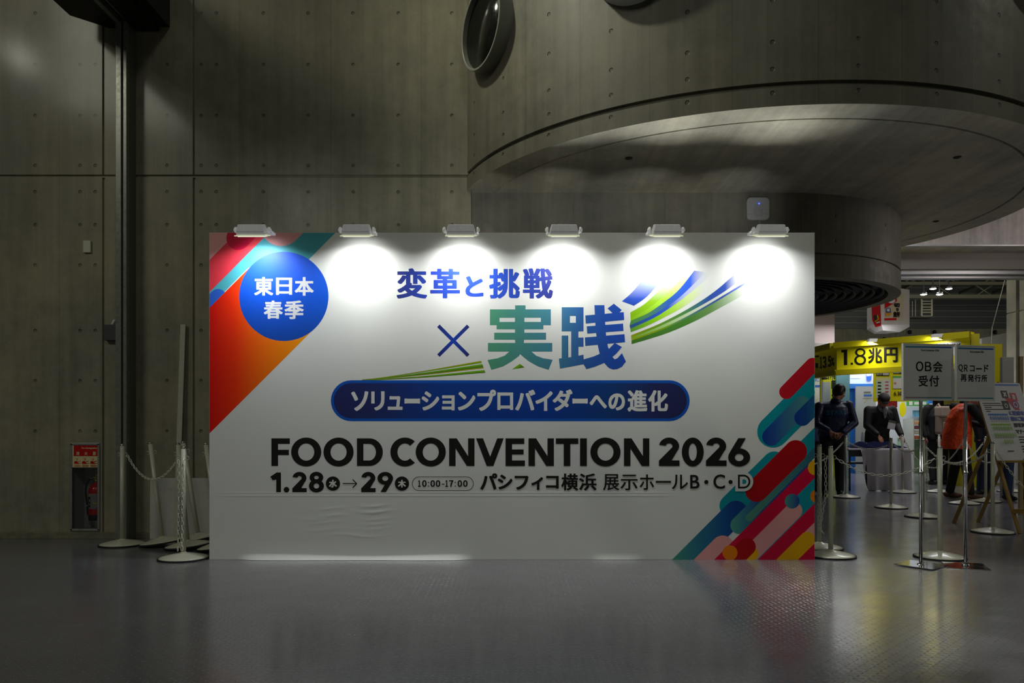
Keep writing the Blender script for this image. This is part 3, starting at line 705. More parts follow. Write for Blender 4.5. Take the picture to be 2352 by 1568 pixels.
pr.ring(*A(1420, 511.5), 62 / 3.92, 63.5 / 3.92, 1.2, 1.2, 90, 270); pr.ring(*A(1850, 511.5), 62 / 3.92, 63.5 / 3.92, 1.2, 1.2, -90, 90)
for t, x0, x1 in (('１', 1412, 1436), ('０', 1449, 1489), ('０', 1524, 1564), ('０', 1572, 1612), ('１', 1658, 1682), ('７', 1691, 1730), ('０', 1768, 1808), ('０', 1818, 1858)): pr.text(t, *A(x0, 480), *A(x1, 540), .75, .6)
for x in (1506, 1747):
    for y in (500, 533): pr.circle(*A(x, y), 5.5 / 3.92)
pr.line(*A(1626, 516), *A(1650, 516), 2)
for t, x0, x1, y0, y1, bo in (('パ', 1972 - O2, 2125 - O2, 418, 565, 1.4), ('シ', 2130 - O2, 2262 - O2, 430, 562, 1.4), ('フ', 8, 132, 440, 565, 1.4), ('ィ', 158, 264, 452, 567, 1.4), ('コ', 290, 405, 440, 555, 1.4), ('横', 428, 580, 420, 572, 1.1), ('浜', 588, 745, 420, 572, 1.1), ('展', 805, 950, 425, 570, .5), ('示', 960, 1115, 430, 570, .5), ('ホ', 1133, 1263, 428, 567, .5), ('ー', 1278, 1415, 485, 504, .2), ('ル', 1423, 1568, 430, 560, .5), ('B', 1588, 1672, 432, 555, .6), ('C', 1797, 1902, 428, 558, .6)):
    pr.text(t, *A(O2 + x0, y0), *A(O2 + x1, y1), bo)
for x in (1733, 1951): pr.circle(*A(O2 + x, 496), 18.5 / 3.92)
pr.put('date_lettering', M_ink, board, keep=True)
pr.lay += 3
for t, x in (('水', 646), ('木', 1267)): pr.text(t, *A(x - 36, 476), *A(x + 36, 545), .9, .6); pr.put('weekday_letter', M_bw, board, keep=True)
x = O2 + 2018                                       # the letter D keeps a pale outline where it crosses the stripes
def dshape(x0, x1, y0, y1): 
    c = []; xm = x0 + (x1 - x0) * .45
    for k in range(17):
        a = R(-90 + 180 * k / 16); c.append(A(xm + (x1 - xm) * math.cos(a), (y0 + y1) / 2 + (y1 - y0) / 2 * math.sin(a)))
    return [A(x0, y1), A(x0, y0)] + c
pr.poly(dshape(x - 24, x + 138, 405, 580)); pr.put('letter_halo', M_bw, board, keep=True)
pr.poly(dshape(x, x + 112, 430, 555), 0); pr.poly(dshape(x + 17, x + 95, 447, 538), 1); pr.poly(dshape(x + 40, x + 76, 472, 514), 2); pr.put('outlined_letter', [M_ink, M_bw, I_teal], board)

# ================================================================== floodlights on the board
M_hous = mat('smoky_housing', '#a8a8a6', .25, var=.03, spec=.6, emit='#ffffff', estr=.10)
M_hous2 = mat('housing_rib', '#8a8a8c', .35, var=.03, emit='#ffffff', estr=.06)
M_lens = mat('lit_lens', '#ffffff', .3, emit='#fdfbe4', estr=1.3)
M_edge = mat('lens_edge', '#dfe3c4', .25, var=.02, emit='#f0f2c8', estr=.45)
FLW, FLP = .20, 4.6
LY = YB - .25; TL = R(15)
lab = ['over the red and teal corner stripes', 'over blank white, second from the left end', 'over the small headline, third from the left end',
       'between headline and ribbons, fourth from the left end', 'above the ribbon sweep, second from the right end', 'nearest the right end of the board']
for k, px in enumerate((580, 820, 1059, 1295, 1530, 1769)):
    bot = P(px, 543, LY); fl = empty('floodlight', bot)
    tag(fl, 'clear-cased floodlight on the sign board, ' + lab[k], 'floodlight', 'floodlights along the sign board')
    rot = Matrix.Rotation(TL, 3, 'X')
    b = MB()                                                # trapezoid case, seen from the front
    w, wt, d, dt, h = .112, .098, .055, .04, .082
    lo = [V((-w, -d, 0)), V((w, -d, 0)), V((w, d, 0)), V((-w, d, 0))]; hi = [V((-wt, -dt, h)), V((wt, -dt, h)), V((wt, dt, h)), V((-wt, dt, h))]
    mid = [V((-w, -d, .03)), V((w, -d, .03)), V((w, d, .03)), V((-w, d, .03))]
    T = lambda p: rot @ (p + V((0, 0, .012)))
    b.rings([[T(p) for p in q] for q in (lo, mid, hi)])
    for f in b.bm.faces: f.smooth = False
    bmesh.ops.bevel(b.bm, geom=list(b.bm.edges), offset=.006, segments=2, affect='EDGES', profile=.5)
    obj('housing', b, M_hous, fl)
    b = MB()
    for x in (-.068, .058): b.box((x, -.054, .014), (x + .011, -.047, .084), rot=Matrix.Rotation(TL - .16, 3, 'X'), org=(0, -.05, .03))
    b.box((-.105, -.058, .036), (.105, -.054, .041), rot=rot, org=(0, 0, 0))
    obj('rib', b, M_hous2, fl)
    b = MB(); b.box((-.122, -.068, .002), (.122, .068, .011), rot=rot, org=(0, 0, 0), bev=.002); obj('lens_frame', b, M_edge, fl)
    b = MB(); b.box((-.10, -.05, -.0015), (.10, .05, .0015), rot=rot, org=(0, 0, 0)); obj('lens', b, M_lens, fl)
    b = MB()
    for sg in (-1, 1):
        b.lathe([(.022, -.008), (.024, 0), (.022, .008), (.001, .009)], (sg * .132, 0, .052), 18, (sg, 0, 0)); b.box((sg * .130 - .006, .0, .052), (sg * .130 + .006, .16, .064), bev=.003)
        b.lathe([(.014, -.01), (.015, 0), (.010, .004), (.001, .005)], (sg * .144, 0, .052), 16, (sg, 0, 0))
    b.box((-.135, .150, .046), (.135, .164, .066), bev=.003); obj('yoke', b, mat('clear_bracket', '#d8d8d4', .2, var=.02, emit='#ffffff', estr=.12), fl)
    b = MB(); zb = ZT - bot.z
    b.box((-.02, .245, zb + .003), (.02, .322, zb + .016)); b.box((-.016, .313, zb - .10), (.016, .322, zb + .012)); b.box((-.016, .16, .045), (.016, .18, zb+.014)); b.box((-.014, .165, zb + .003), (.014, .25, zb + .014))
    obj('arm', b, M_whpl, fl)
    c = (.86, .92, 1) if k == 0 else (.97, 1, .96)
    p0 = rot @ V((0, 0, -.006)); p1 = rot @ V((0, 0, -1))
    area_light('flood_beam', p0, p1, FLW, FLP, c, parent=fl, sizey=.10, spread=148)
    area_light('hot_beam', V((0, .03, -.012)), V((0, .03 + math.sin(R(52)), -.012 - math.cos(R(52)))), .18, .5, c, parent=fl, sizey=.05, spread=116)
    area_light('added_fill', (0, .075, zb + .035), (0, 1.2, zb + .035 + 1.125 * .36), .16, .30, c, parent=fl, sizey=.03, spread=52)  # unseen light added to brighten the wall behind the board
    area_light('added_fill', (0, -.02, .118), (0, -.02 - math.sin(R(27)), .118 + math.cos(R(27))), .16, .8, c, parent=fl, sizey=.05, spread=96)  # another unseen light, added upward to lift the soffit

# ================================================================== chain stanchions
def make_stanchion():
    t = empty('chain_stanchion')
    b = MB(); b.lathe([(.20, .0), (.205, .004), (.203, .012), (.194, .014)], n=56); obj('rubber_rim', b, M_rubber, t)
    b = MB(); b.lathe([(.196, .006), (.197, .013), (.17, .022), (.12, .034), (.07, .045), (.03, .052), (.022, .060), (.0, .060)], n=56); obj('base', b, M_cream, t)
    b = MB(); b.tube((0, 0, .05), (0, 0, .915), .0195, n=24); obj('pole', b, M_cream, t)
    b = MB(); b.lathe([(.0165, .912), (.0165, .917), (.0195, .919), (.0195, .926), (.0175, .932), (.008, .936), (.001, .937)], n=24); obj('cap', b, M_chrome, t)
    for sg in (-1, 1):
        b = MB(); b.path([(sg * (.034 + .013 * math.cos(a)), 0, .838 + .015 * math.sin(a)) for a in [R(-120 + 24 * q) if sg > 0 else R(180 + 120 - 24 * q) for q in range(12)]], .0026, 6)
        obj('hook', b, M_cream, t)
    return t
SPOT = {}
proto = make_stanchion(); first = [True]
def stanchion(key, px, yb, label, group, lean=0, rz=0, tilt=0, lift=0, pos=None):
    o = proto if first[0] else copy_tree(proto); first[0] = False
    o.location = V(pos) if pos is not None else G(px, yb) + V((0, 0, lift)); o.rotation_euler = (R(tilt), R(lean), rz if not (lean or tilt) else 0); tag(o, label, 'stanchion', group); SPOT[key] = o; return o
GL, GR = 'chain posts by the left wall', 'chain posts of the reception queue'
stanchion('A', 281, 1251, 'cream chain post nearest the shutter rail, upright, chain on its right hook', GL)
stanchion('B', 374, 1252, 'leftmost leaning cream chain post, in front of the low white panel', GL, -7.2, lift=.026)
stanchion('C', 432, 1259, 'cream chain post leaning left, half hidden by the bright upright one', GL, -5.6, lift=.021)
stanchion('D', 457, 1245.5, 'cream chain post leaning left behind the others, its foot near the low white panel', GL, -9.2, lift=.034)
stanchion('E', 421.5, 1283, 'bright lit chain post with chains hanging down it, left of the sign board', GL)
stanchion('F', 506, 1263, 'cream chain post partly behind the left end of the sign board', GL, -8.0, lift=.029)
stanchion('a', 1908, 1277, 'cream chain post just right of the sign board, nearer of the two there', GR)
stanchion('b', 1882, 1258.5, 'cream chain post partly behind the right end of the sign board', GR)
stanchion('c', 1943, 1142, 'grey chain post before the person in the navy staff jacket', GR)
stanchion('d', 2047, 1166, 'dark grey chain post standing in front of the white-clothed reception table', GR)
stanchion('e', 2073, 1131, 'grey chain post at the right corner of the white-clothed reception table', GR)
stanchion('f', 2120, 1187, 'chain post right behind the pole of the OB sign stand', GR)
stanchion('g', 2159, 1280, 'white chain post between the two sign stands, nearest of the queue posts', GR)
stanchion('h', 2215, 1157, 'chain post right behind the pole of the QR sign stand', GR)
stanchion('i', 2280, 1222.5, 'cream chain post in front of the wooden easel', GR)
stanchion('j', 2264, 1152, 'far chain post behind the left leg of the easel', GR)
stanchion('k', 2322, 1129, 'far chain post behind the poster, only its white foot showing', GR)
stanchion('l', 2157, 1130, 'far chain post hidden behind the white post between the sign stands, only its foot showing', GR)

def link(b, c, t, up, L=.044, W=.026, r=.0035, seg=10, n=6):
    s_ = t.cross(up).normalized(); pts = []
    h = L / 2 - W / 2; rr = W / 2 - r
    for k in range(seg):
        a = 2 * PI * k / seg; ca, sa = math.cos(a), math.sin(a)
        pts.append(c + t * ((h if ca >= 0 else -h) + rr * ca) + s_ * (rr * sa))
    b.path(pts, r, n, closed=True)
def hook_pt(key, sg):
    o = SPOT[key]; bpy.context.view_layer.update(); return o.matrix_world @ V((sg * .046, 0, .832))
def chain(pts, name_label, n=None):
    """links along a polyline"""
    b = MB(); d = [0]
    for p, q in zip(pts, pts[1:]): d.append(d[-1] + (q - p).length)
    N = int(d[-1] / .0335); k = 0
    for i in range(N):
        s_ = (i + .5) / N * d[-1]
        while k < len(pts) - 2 and d[k + 1] < s_: k += 1
        u = (s_ - d[k]) / max(d[k + 1] - d[k], 1e-6); c = pts[k].lerp(pts[k + 1], u); t = (pts[k + 1] - pts[k]).normalized()
        up = t.orthogonal(); s0 = t.cross(V((0, 0, 1)));
        s0 = s0.normalized() if s0.length > .05 else V((1, 0, 0))
        up = s0 if i % 2 else t.cross(s0).normalized()
        link(b, c, t, up)
    return tag(obj('barrier_chain', b, M_chain), name_label, 'chain')
def sag(p0, p1, low): 
    """hanging curve from p0 to p1 that bottoms out at height low"""
    out = []; a = math.sqrt(max(p0.z - low, .001)); c = math.sqrt(max(p1.z - low, .001)); t0 = a / (a + c)
    for k in range(25):
        t = k / 24; z = low + (p0.z - low) * ((t - t0) / t0) ** 2 if t < t0 else low + (p1.z - low) * ((t - t0) / (1 - t0)) ** 2
        q = p0.lerp(p1, t); q.z = z; out.append(q)
    return out
def zlow(py, a, c): Y = (SPOT[a].location.y + SPOT[c].location.y) / 2; return H + (HY - py) / F * Y
chain(sag(hook_pt('A', 1), hook_pt('E', -1), zlow(1101, 'A', 'E')), 'white plastic chain slung between the two upright posts by the left wall')
p = hook_pt('E', -1); e0 = SPOT['E'].location
chain([p + V((.012, -.02, -.01)), e0 + V((-.024, -.03, .55)), e0 + V((-.028, -.03, .30)), e0 + V((-.034, -.03, .07))], 'white plastic chain hanging down the bright lit post to its foot')
chain([p + V((.052, -.005, .02)), e0 + V((.004, -.030, .75)), e0 + V((.002, -.030, .40)), e0 + V((.0, -.034, .075))], 'second white plastic chain hanging down the front of the bright lit post')
hp = hook_pt
chain(sag(hp('a', 1), hp('g', -1), zlow(1092, 'a', 'g')), 'pale chain slung between the post beside the sign board and the nearest white post')
chain(sag(V((3.1, 9.9, .84)), hp('c', -1), zlow(1063, 'c', 'c')), 'chain from behind the sign board to the post before the navy jacket')
pa = hp('a', -1)
chain([pa, pa + V((.005, 0, -.3)), pa + V((-.03, 0, -.5)), pa + V((-.045, .0, -.6))], 'loose chain dangling from the left hook of the post beside the sign board')
pb = hp('b', -1)
chain([pb + V((.03, -.02, 0)), pb + V((.03, -.02, -.35)), pb + V((.045, -.02, -.66)), pb + V((.08, -.02, -.70))], 'loose chain dangling by the post at the right edge of the sign board')
chain(sag(hp('c', 1), hp('d', -1), zlow(1031, 'c', 'd')), 'chain hanging in front of the reception table between two grey posts')
chain(sag(hp('d', 1), hp('f', -1), zlow(1036.5, 'd', 'f')), 'chain from the dark grey post at the table towards the OB sign stand')
chain(sag(hp('e', 1), hp('h', -1), zlow(1074, 'e', 'h')), 'chain sagging low from the table corner post past the white post')
chain(sag(hp('f', 1), hp('i', -1), zlow(1066, 'f', 'i')), 'chain from the post behind the OB sign stand to the post before the easel')
chain(sag(hp('f', 1) + V((0, .02, .01)), hp('j', -1), zlow(1063, 'f', 'j')), 'far chain running behind the orange vest towards the easel leg')
chain(sag(hp('h', 1), hp('k', -1), zlow(1062, 'h', 'k')), 'bright chain running down right from the post behind the QR sign stand')
pi_ = hp('i', 1)
chain(sag(pi_, pi_ + V((1.3, -.1, .0)), .27), 'chain hanging across the easel from the post in front of it')
pf = hp('f', 1); chain([pf, pf + V((0, 0, -.35)), pf + V((0, 0, -.64))], 'loose chain hanging straight down behind the OB sign stand pole')

# ================================================================== by the left wall
b = MB(); p0 = G(404, 1238.5); top = P(421, 745, 7.60)
b.prism([V((p0.x - .024, p0.y - .008, 0)), V((p0.x + .024, p0.y - .008, 0)), V((p0.x + .024, p0.y + .008, 0)), V((p0.x - .024, p0.y + .008, 0))], V((top.x - p0.x, top.y - p0.y, top.z)))
tag(obj('wooden_plank', b, mat('dull_white_paint', '#b9b9ac', .5)), 'tall thin white plank leaning on the concrete wall behind the chain posts', 'plank')
lp = empty('low_panel', (G(480, 1238).x, 7.595, 0)); tag(lp, 'low white board leaning against the wall behind the leaning chain posts', 'panel')
b = MB(); b.box((-.585, -.0, .0), (.85, .018, .592), rot=Matrix.Rotation(R(-.6), 3, 'X'), org=(0, 0, 0), bev=.003); obj('board', b, mat('grey_white_board', '#c2c2c0', .6), lp)
b = MB(); b.box((.62, -.004, .05), (.66, .0, .55), rot=Matrix.Rotation(R(-.6), 3, 'X'), org=(0, 0, 0)); obj('batten', b, mat('grey_white_board', '#c2c2c0'), lp)
b = MB(); q = at_wall(202, 567); b.box((q.x - .037, YW - .022, q.z - .058), (q.x + .037, YW + .005, q.z + .058), bev=.004)
tag(obj('wall_box', b, M_cream), 'small cream cover box high on the left concrete wall', 'wall box')
ic = empty('wall_phone', (P(252, 763, 7.6).x, YW, P(252, 763, 7.6).z)); tag(ic, 'dark grey box on the wall just left of the shutter rail', 'box')
b = MB(); b.box((-.045, -.055, -.08), (.10, 0, .075), bev=.004); obj('body', b, mat('slate_plastic', '#3f4048', .5), ic)
b = MB(); b.cap((.028, -.03, .078), (.045, -.03, .112), .014); obj('cradle', b, M_whpl, ic)

# fire extinguisher niche
nb = empty('extinguisher_cabinet', ((NX0 + NX1) / 2, YW, NZ0)); tag(nb, 'tall narrow recessed wall cabinet with red sign and clear door', 'cabinet')
W2, HN = (NX1 - NX0) / 2, NZ1 - NZ0
b = MB(); dpt = .24
b.face([(-W2, 0, 0), (-W2, dpt, 0), (-W2, dpt, HN), (-W2, 0, HN)]); b.face([(W2, 0, 0), (W2, dpt, 0), (W2, dpt, HN), (W2, 0, HN)])
b.face([(-W2, dpt, 0), (W2, dpt, 0), (W2, dpt, HN), (-W2, dpt, HN)]); b.face([(-W2, 0, 0), (W2, 0, 0), (W2, dpt, 0), (-W2, dpt, 0)]); b.face([(-W2, 0, HN), (W2, 0, HN), (W2, dpt, HN), (-W2, dpt, HN)])
b.fix = False; obj('lining', b, mat('grey_lining', '#b4b6ba', .5), nb)
b = MB(); e = .017
for lo, hi in (((-W2 - .004, 0), (-W2 + e, HN)), ((W2 - e, 0), (W2 + .004, HN)), ((-W2, -.004), (W2, e)), ((-W2, HN - e), (W2, HN + .004))): b.box((lo[0], -.012, lo[1]), (hi[0], .03, hi[1]), bev=.002)
obj('frame', b, M_alu, nb)
b = MB(); b.box((-W2 + e, -.002, e), (W2 - e, .002, HN - .235)); obj('door_pane', b, glassmat('clear_pane'), nb)
b = MB(); b.box((-W2 + e, -.006, HN - .235), (W2 - e, .012, HN - e)); obj('sign_plate', b, mat('sign_cream', '#d8cf9a', .45), nb)
pl = facing(YW - .0062); sp = Print(lambda x, y, o: pl.at(150 + x / 6.82, 1000 + y / 6.82, o) - nb.location)
sp.rect(131, 152, 521, 322, 0); sp.put('sign_band', ink('sign_red', '#b80c12'), nb)
for t, x0 in (('消', 170), ('火', 300), ('器', 430)): sp.text(t, x0, 252, x0 + 50, 308, 1.5)
sp.text('Fire Extinguisher', 256, 182, 502, 215, 1.2); sp.put('sign_lettering', mat('sign_cream', '#d8cf9a'), nb)
for x in (140, 262, 390):
    sp.poly([(x, 442), (x, 410), (x + 35, 392), (x + 60, 425), (x + 80, 442)]); sp.line(x + 30, 425, x + 100, 395, 7); sp.line(x + 30, 432, x + 110, 432, 6)
    sp.line(x + 20, 350, x + 50, 385, 5); sp.line(x + 55, 345, x + 45, 385, 5)
    for yy in (460, 480): sp.rect(x, yy, x + 100, yy + 7)
sp.put('sign_pictogram', ink('sign_red', '#b80c12'), nb)
ex = empty('fire_extinguisher', (NX1 - .092, YW + .115, NZ0 + .09)); tag(ex, 'red fire extinguisher with black hose inside the wall cabinet', 'fire extinguisher')
M_exr = mat('extinguisher_red', '#c4101c', .22, coat=.5, var=.02)
b = MB(); b.lathe([(.066, .0), (.073, .004), (.073, .055), (.070, .06)], n=40); obj('skirt', b, M_rubber, ex)
b = MB(); b.lathe([(.070, .05), (.072, .06), (.072, .29), (.068, .315), (.052, .345), (.026, .365), (.020, .372), (.020, .385), (.001, .385)], n=40); obj('body', b, M_exr, ex)
b = MB(); b.lathe([(.0727, .115), (.0728, .118), (.0728, .262), (.0727, .265)], n=40); lbm = obj('label', b, mat('label_grey', '#8f8f92', .4, var=.2, scale=45), ex)
b = MB()
def onbody(a0, a1, z0, z1, mi, r=.0732, n=8):
    b.mi = mi
    for q in range(n):
        A0 = R(a0 + (a1 - a0) * q / n); A1 = R(a0 + (a1 - a0) * (q + 1) / n)
        b.face([(r * math.sin(A0), -r * math.cos(A0), z0), (r * math.sin(A1), -r * math.cos(A1), z0), (r * math.sin(A1), -r * math.cos(A1), z1), (r * math.sin(A0), -r * math.cos(A0), z1)])
onbody(-62, -18, .243, .252, 0); onbody(2, 50, .165, .177, 0); onbody(58, 82, .14, .165, 0); onbody(-58, -20, .13, .235, 1); onbody(4, 52, .19, .245, 2); onbody(4, 50, .125, .16, 2); onbody(-44, -26, .15, .17, 2, .0735); onbody(-40, -22, .185, .21, 2, .0735)
b.fix = False; obj('label_print', b, [ink('label_yellow', '#d8c400'), ink('label_black', '#2a2a2c'), ink('label_pink', '#9c8f94')], lbm)
b = MB(); b.lathe([(.024, .378), (.024, .398), (.012, .402), (.012, .44), (.001, .44)], n=20); b.box((-.03, -.012, .40), (.012, .012, .425), bev=.003); obj('valve', b, mat('valve_brass', '#9a8a50', .35, .8), ex)
b = MB(); b.path([(0, 0, .435), (.03, -.01, .445), (.075, -.02, .455)], .006, 8); b.path([(0, 0, .415), (.04, -.005, .42), (.072, -.012, .41)], .006, 8); obj('handle', b, M_rubber, ex)
b = MB(); b.path([(.008 + .016 * math.cos(2 * PI * q / 16), -.012, .455 + .016 * math.sin(2 * PI * q / 16)) for q in range(16)], .0032, 6, closed=True); obj('safety_pin', b, ink('pin_yellow', '#e0a800'), ex)
b = MB(); b.path(smooth_line([(-.028, .412), (-.066, .395), (-.092, .345), (-.096, .26), (-.085, .17), (-.077, .10), (-.070, .05)], 24) and [V((x, -.02, z)) for x, z in smooth_line([(-.028, .412), (-.066, .395), (-.092, .345), (-.096, .26), (-.085, .17), (-.079, .10), (-.076, .05)], 24)], .0088, 10); obj('hose', b, M_rubber, ex)
b = MB(); b.tube((-.046, -.02, .41), (-.026, -.015, .413), .0105, n=12); b.tube((-.086, -.022, .15), (-.083, -.022, .135), .0115, n=12); obj('hose_ferrule', b, M_alu, ex)

# wireless unit on the recessed wall
wa = empty('wireless_access_point', P(1739, 481, YR)); tag(wa, 'square white rounded network unit with blue light on the wall above the right floodlight', 'network unit')
b = MB(); b.box((-.113, -.042, -.113), (.113, -.002, .113), bev=.0); 
vs = [e for e in b.bm.edges if abs(e.verts[0].co.y - e.verts[1].co.y) > .01]; bmesh.ops.bevel(b.bm, geom=vs, offset=.042, segments=6, affect='EDGES', profile=.5)
es = [e for e in b.bm.edges if all(v.co.y < -.041 for v in e.verts)]; bmesh.ops.bevel(b.bm, geom=es, offset=.012, segments=3, affect='EDGES', profile=.5); obj('cover', b, M_whpl, wa)
b = MB(); b.box((-.042, -.046, -.075), (.042, -.04, .045), bev=.003); b.box((-.105, -.045, -.062), (-.06, -.041, -.050)); b.box((.06, -.045, -.062), (.105, -.041, -.050)); obj('centre_panel', b, mat('white_plastic_b', '#c4c4c6', .5), wa)
b = MB(); b.ball((.005, -.047, .046), .0065); obj('status_light', b, mat('blue_led', '#3050ff', .3, emit='#3a50ff', estr=4), wa)
b = MB(); b.tube((.02, -.012, -.11), (.02, -.012, -1.2), .006, n=8); obj('cable', b, M_whpl, wa)

# ================================================================== sign stands at the queue
def grad_local(name, cols, w): return gradmat(name, [(i / (len(cols) - 1), c) for i, c in enumerate(cols)], -w / 2, w / 2, 0)
def sign_stand(px, yb, yaw, cx, pys, w, lines, label, base_rot, zoff):
    base = G(px, yb); s = empty('sign_stand', base, R(yaw)); tag(s, label, 'sign stand', 'standing signs at the reception')
    Y = base.y; z0, z1 = H + (HY - pys[1]) / F * Y, H + (HY - pys[0]) / F * Y; h = z1 - z0; xo = (cx - px) / F * Y
    b = MB(); b.box((-.148, -.148, .001 + zoff), (.148, .148, .006 + zoff), rot=Matrix.Rotation(R(base_rot - yaw), 3, 'Z'), org=(0, 0, 0), bev=.003); obj('base_plate', b, M_chrome, s)
    b = MB(); b.lathe([(.013, .008), (.013, .72), (.0165, .722), (.0165, .75), (.0125, .752), (.0125, z0 + .3), (.001, z0 + .3)], n=24); b.lathe([(.03, .008), (.028, .016), (.014, .02)], n=24); obj('pole', b, M_chrome, s)
    b = MB(); b.tube((.0, -.017, .742), (0, -.032, .742), .007, n=10); obj('clamp_screw', b, M_chrome, s)
    b = MB(); b.box((-w / 2 + xo, -.035, z0), (w / 2 + xo, -.018, z1), bev=.001); pn = obj('panel', b, M_paper, s)
    b = MB(); b.box((-w / 2 + xo - .002, -.037, z0 - .002), (-w / 2 + xo + .006, -.014, z1 + .002)); b.box((-w / 2 + xo, -.037, z0 - .003), (w / 2 + xo, -.014, z0 + .005)); b.box((w / 2 + xo - .006, -.037, z0 - .002), (w / 2 + xo + .002, -.014, z1 + .002)); b.box((-w / 2 + xo, -.037, z1 - .005), (w / 2 + xo, -.014, z1 + .003)); obj('frame', b, M_white, s)
    pp = Print(lambda x, y, o: V((xo - w / 2 + x * w, -.0355 - o, z1 - y * h)))
    pp.capsule(.045, .052, .955, .052, .012); pp.put('colour_bar', grad_local('bar_teal_blue', ['#3a8e96', '#2a74a4', '#1648b0'], w), s)
    pp.capsule(.045, .955, .955, .955, .011); pp.put('colour_bar', grad_local('bar_rose_teal', ['#c07a88', '#7e8e96', '#2a8ea4'], w), s)
    pp.text('Food convention 2026', .35, .092, .71, .125, .001); 
    for t, x0, y0, x1, y1, bo in lines: pp.text(t, x0, y0, x1, y1, bo)
    pp.put('lettering', M_ink, s)
    return s
sign_stand(2115, 1299, 9, 2127, (791, 919), .435, [('Ｏ', .245, .31, .395, .485, .004), ('Ｂ', .425, .315, .555, .482, .004), ('会', .585, .305, .78, .50, .004), ('受', .30, .56, .485, .755, .004), ('付', .51, .56, .71, .755, .004)],
           'left white notice panel reading OB with kanji on a chrome pole with square foot', 40, .006)
sign_stand(2217.5, 1300, 14, 2236, (794.5, 920), .362, [('Ｑ', .045, .345, .165, .48, .003), ('Ｒ', .19, .348, .285, .472, .003), ('コ', .345, .36, .47, .47, .004), ('ー', .51, .405, .66, .43, .002), ('ド', .72, .34, .83, .475, .004), ('再', .105, .525, .26, .655, .004), ('発', .29, .525, .45, .655, .004), ('行', .47, .525, .63, .655, .004), ('所', .65, .525, .80, .655, .004)],
           'right white notice panel beginning QR on a thin chrome pole, overlapped by its neighbour', 70, 0)

# ================================================================== easel with poster
yaw = R(14); ez = empty('easel', (5.185, 7.955, 0), yaw); tag(ez, 'folding wooden easel holding the tilted poster at the right edge', 'easel')
M_wood = mat('pine_wood', '#9a7a3c', .5, var=.18, scale=9)
ca, sa_ = math.cos(yaw), math.sin(yaw); TA = math.tan(R(20)); wd = .33
def bar(b, p, q, w=.034, d=.022):
    p, q = V(p), V(q); t = (q - p).normalized(); s_ = V((1, 0, 0)); s_ = (s_ - t * s_.dot(t)).normalized(); n_ = t.cross(s_)
    b.prism([p + s_ * w / 2 + n_ * d / 2, p - s_ * w / 2 + n_ * d / 2, p - s_ * w / 2 - n_ * d / 2, p + s_ * w / 2 - n_ * d / 2], q - p)
for x in (0, wd):
    b = MB(); bar(b, (x, .004, 0), (x, 1.58 * TA, 1.58)); obj('leg', b, M_wood, ez)
    b = MB(); bar(b, (x + .018, .87, 0), (x + .036, 1.0 * TA + .03, 1.01)); obj('leg', b, M_wood, ez)
def on_front(z): return z * TA - .013
b = MB(); b.box((-.015, on_front(.22) - .016, .20), (wd + .015, on_front(.22), .245)); obj('crossbar', b, M_wood, ez)
b = MB(); b.tube((-.02, 1.0 * TA + .02, 1.0), (wd + .06, 1.0 * TA + .02, 1.0), .008, n=8); obj('hinge_rod', b, M_alu, ez)
b = MB(); zl = .735; b.box((-.02, on_front(zl) - .06, zl - .022), (wd + .16, on_front(zl), zl), bev=.002); obj('ledge', b, M_wood, ez)
po = empty('poster_board', (0, 0, 0)); tag(po, 'white event poster with blue and green icon rows resting on the easel', 'poster')
tl = R(20); pw, ph = .61, .885
def pt(u, v, o):                       # u right, v up from the ledge, o out of the face
    y0 = on_front(zl) - .004
    l = V((-.022 + u, y0 + v * math.sin(tl) - o * math.cos(tl), zl + .001 + v * math.cos(tl) + o * math.sin(tl) * -1))
    return ez.location + V((l.x * ca - l.y * sa_, l.x * sa_ + l.y * ca, l.z))
b = MB(); b.prism([pt(0, 0, 0), pt(pw, 0, 0), pt(pw, ph, 0), pt(0, ph, 0)], pt(0, 0, -.008) - pt(0, 0, 0)); obj('panel', b, M_paper, po)
pp = Print(lambda x, y, o: pt(x * pw, (1 - y) * ph, o + .001), step=.0003)
I_pb = ink('poster_blue', '#1f6fc4'); I_pg = ink('poster_green', '#86b81c'); I_pr = ink('poster_red', '#c8202c'); I_pbl = ink('poster_navy', '#2b48a6')
pp.rect(.02, .012, .97, .034, 0); pp.rect(.55, .985, .98, .997, 0)
pp.rect(.10, .405, .52, .428, 0); pp.rect(.10, .535, .52, .555, 1)
def icons(n, x0, y0, mi):
    for k in range(n):
        cx = x0 + k * .0515; pp.ring(cx, y0, .021, .026, .008, .009, 0, 360, mi, 18); pp.circle(cx + (.004 if k % 2 else -.003), y0, .007, mi, .009, 10)
icons(8, .135, .462, 0); icons(8, .135, .588, 1); icons(9, .115, .672, 1); icons(4, .265, .755, 1)
pp.put('icon_rows', [I_pb, I_pg], po)
pp.rect(.52, .10, .66, .20, 0); pp.rect(.47, .235, .62, .355, 0); pp.poly([(.57, .20), (.70, .20), (.83, .355), (.72, .355)], 1); pp.rect(.70, .13, .84, .235, 1); pp.circle(.76, .285, .075, 3, .055); pp.ring(.76, .285, .05, .038, .014, .011, 0, 360, 2); pp.ring(.545, .30, .035, .03, .014, .012, 0, 360, 2)
pp.text('X', .55, .12, .63, .18, .008, mi=2); pp.text('D', .74, .15, .80, .215, .01, mi=2)
pp.put('logo_cluster', [M_ink, I_pr, M_paper, ink('poster_plum', '#7a2a86')], po)
for k, (x0, x1) in enumerate(((.05, .44), (.06, .46), (.07, .22), (.07, .47), (.08, .17))): pp.rect(x0, .265 + k * .026, x1, .276 + k * .026, 0)
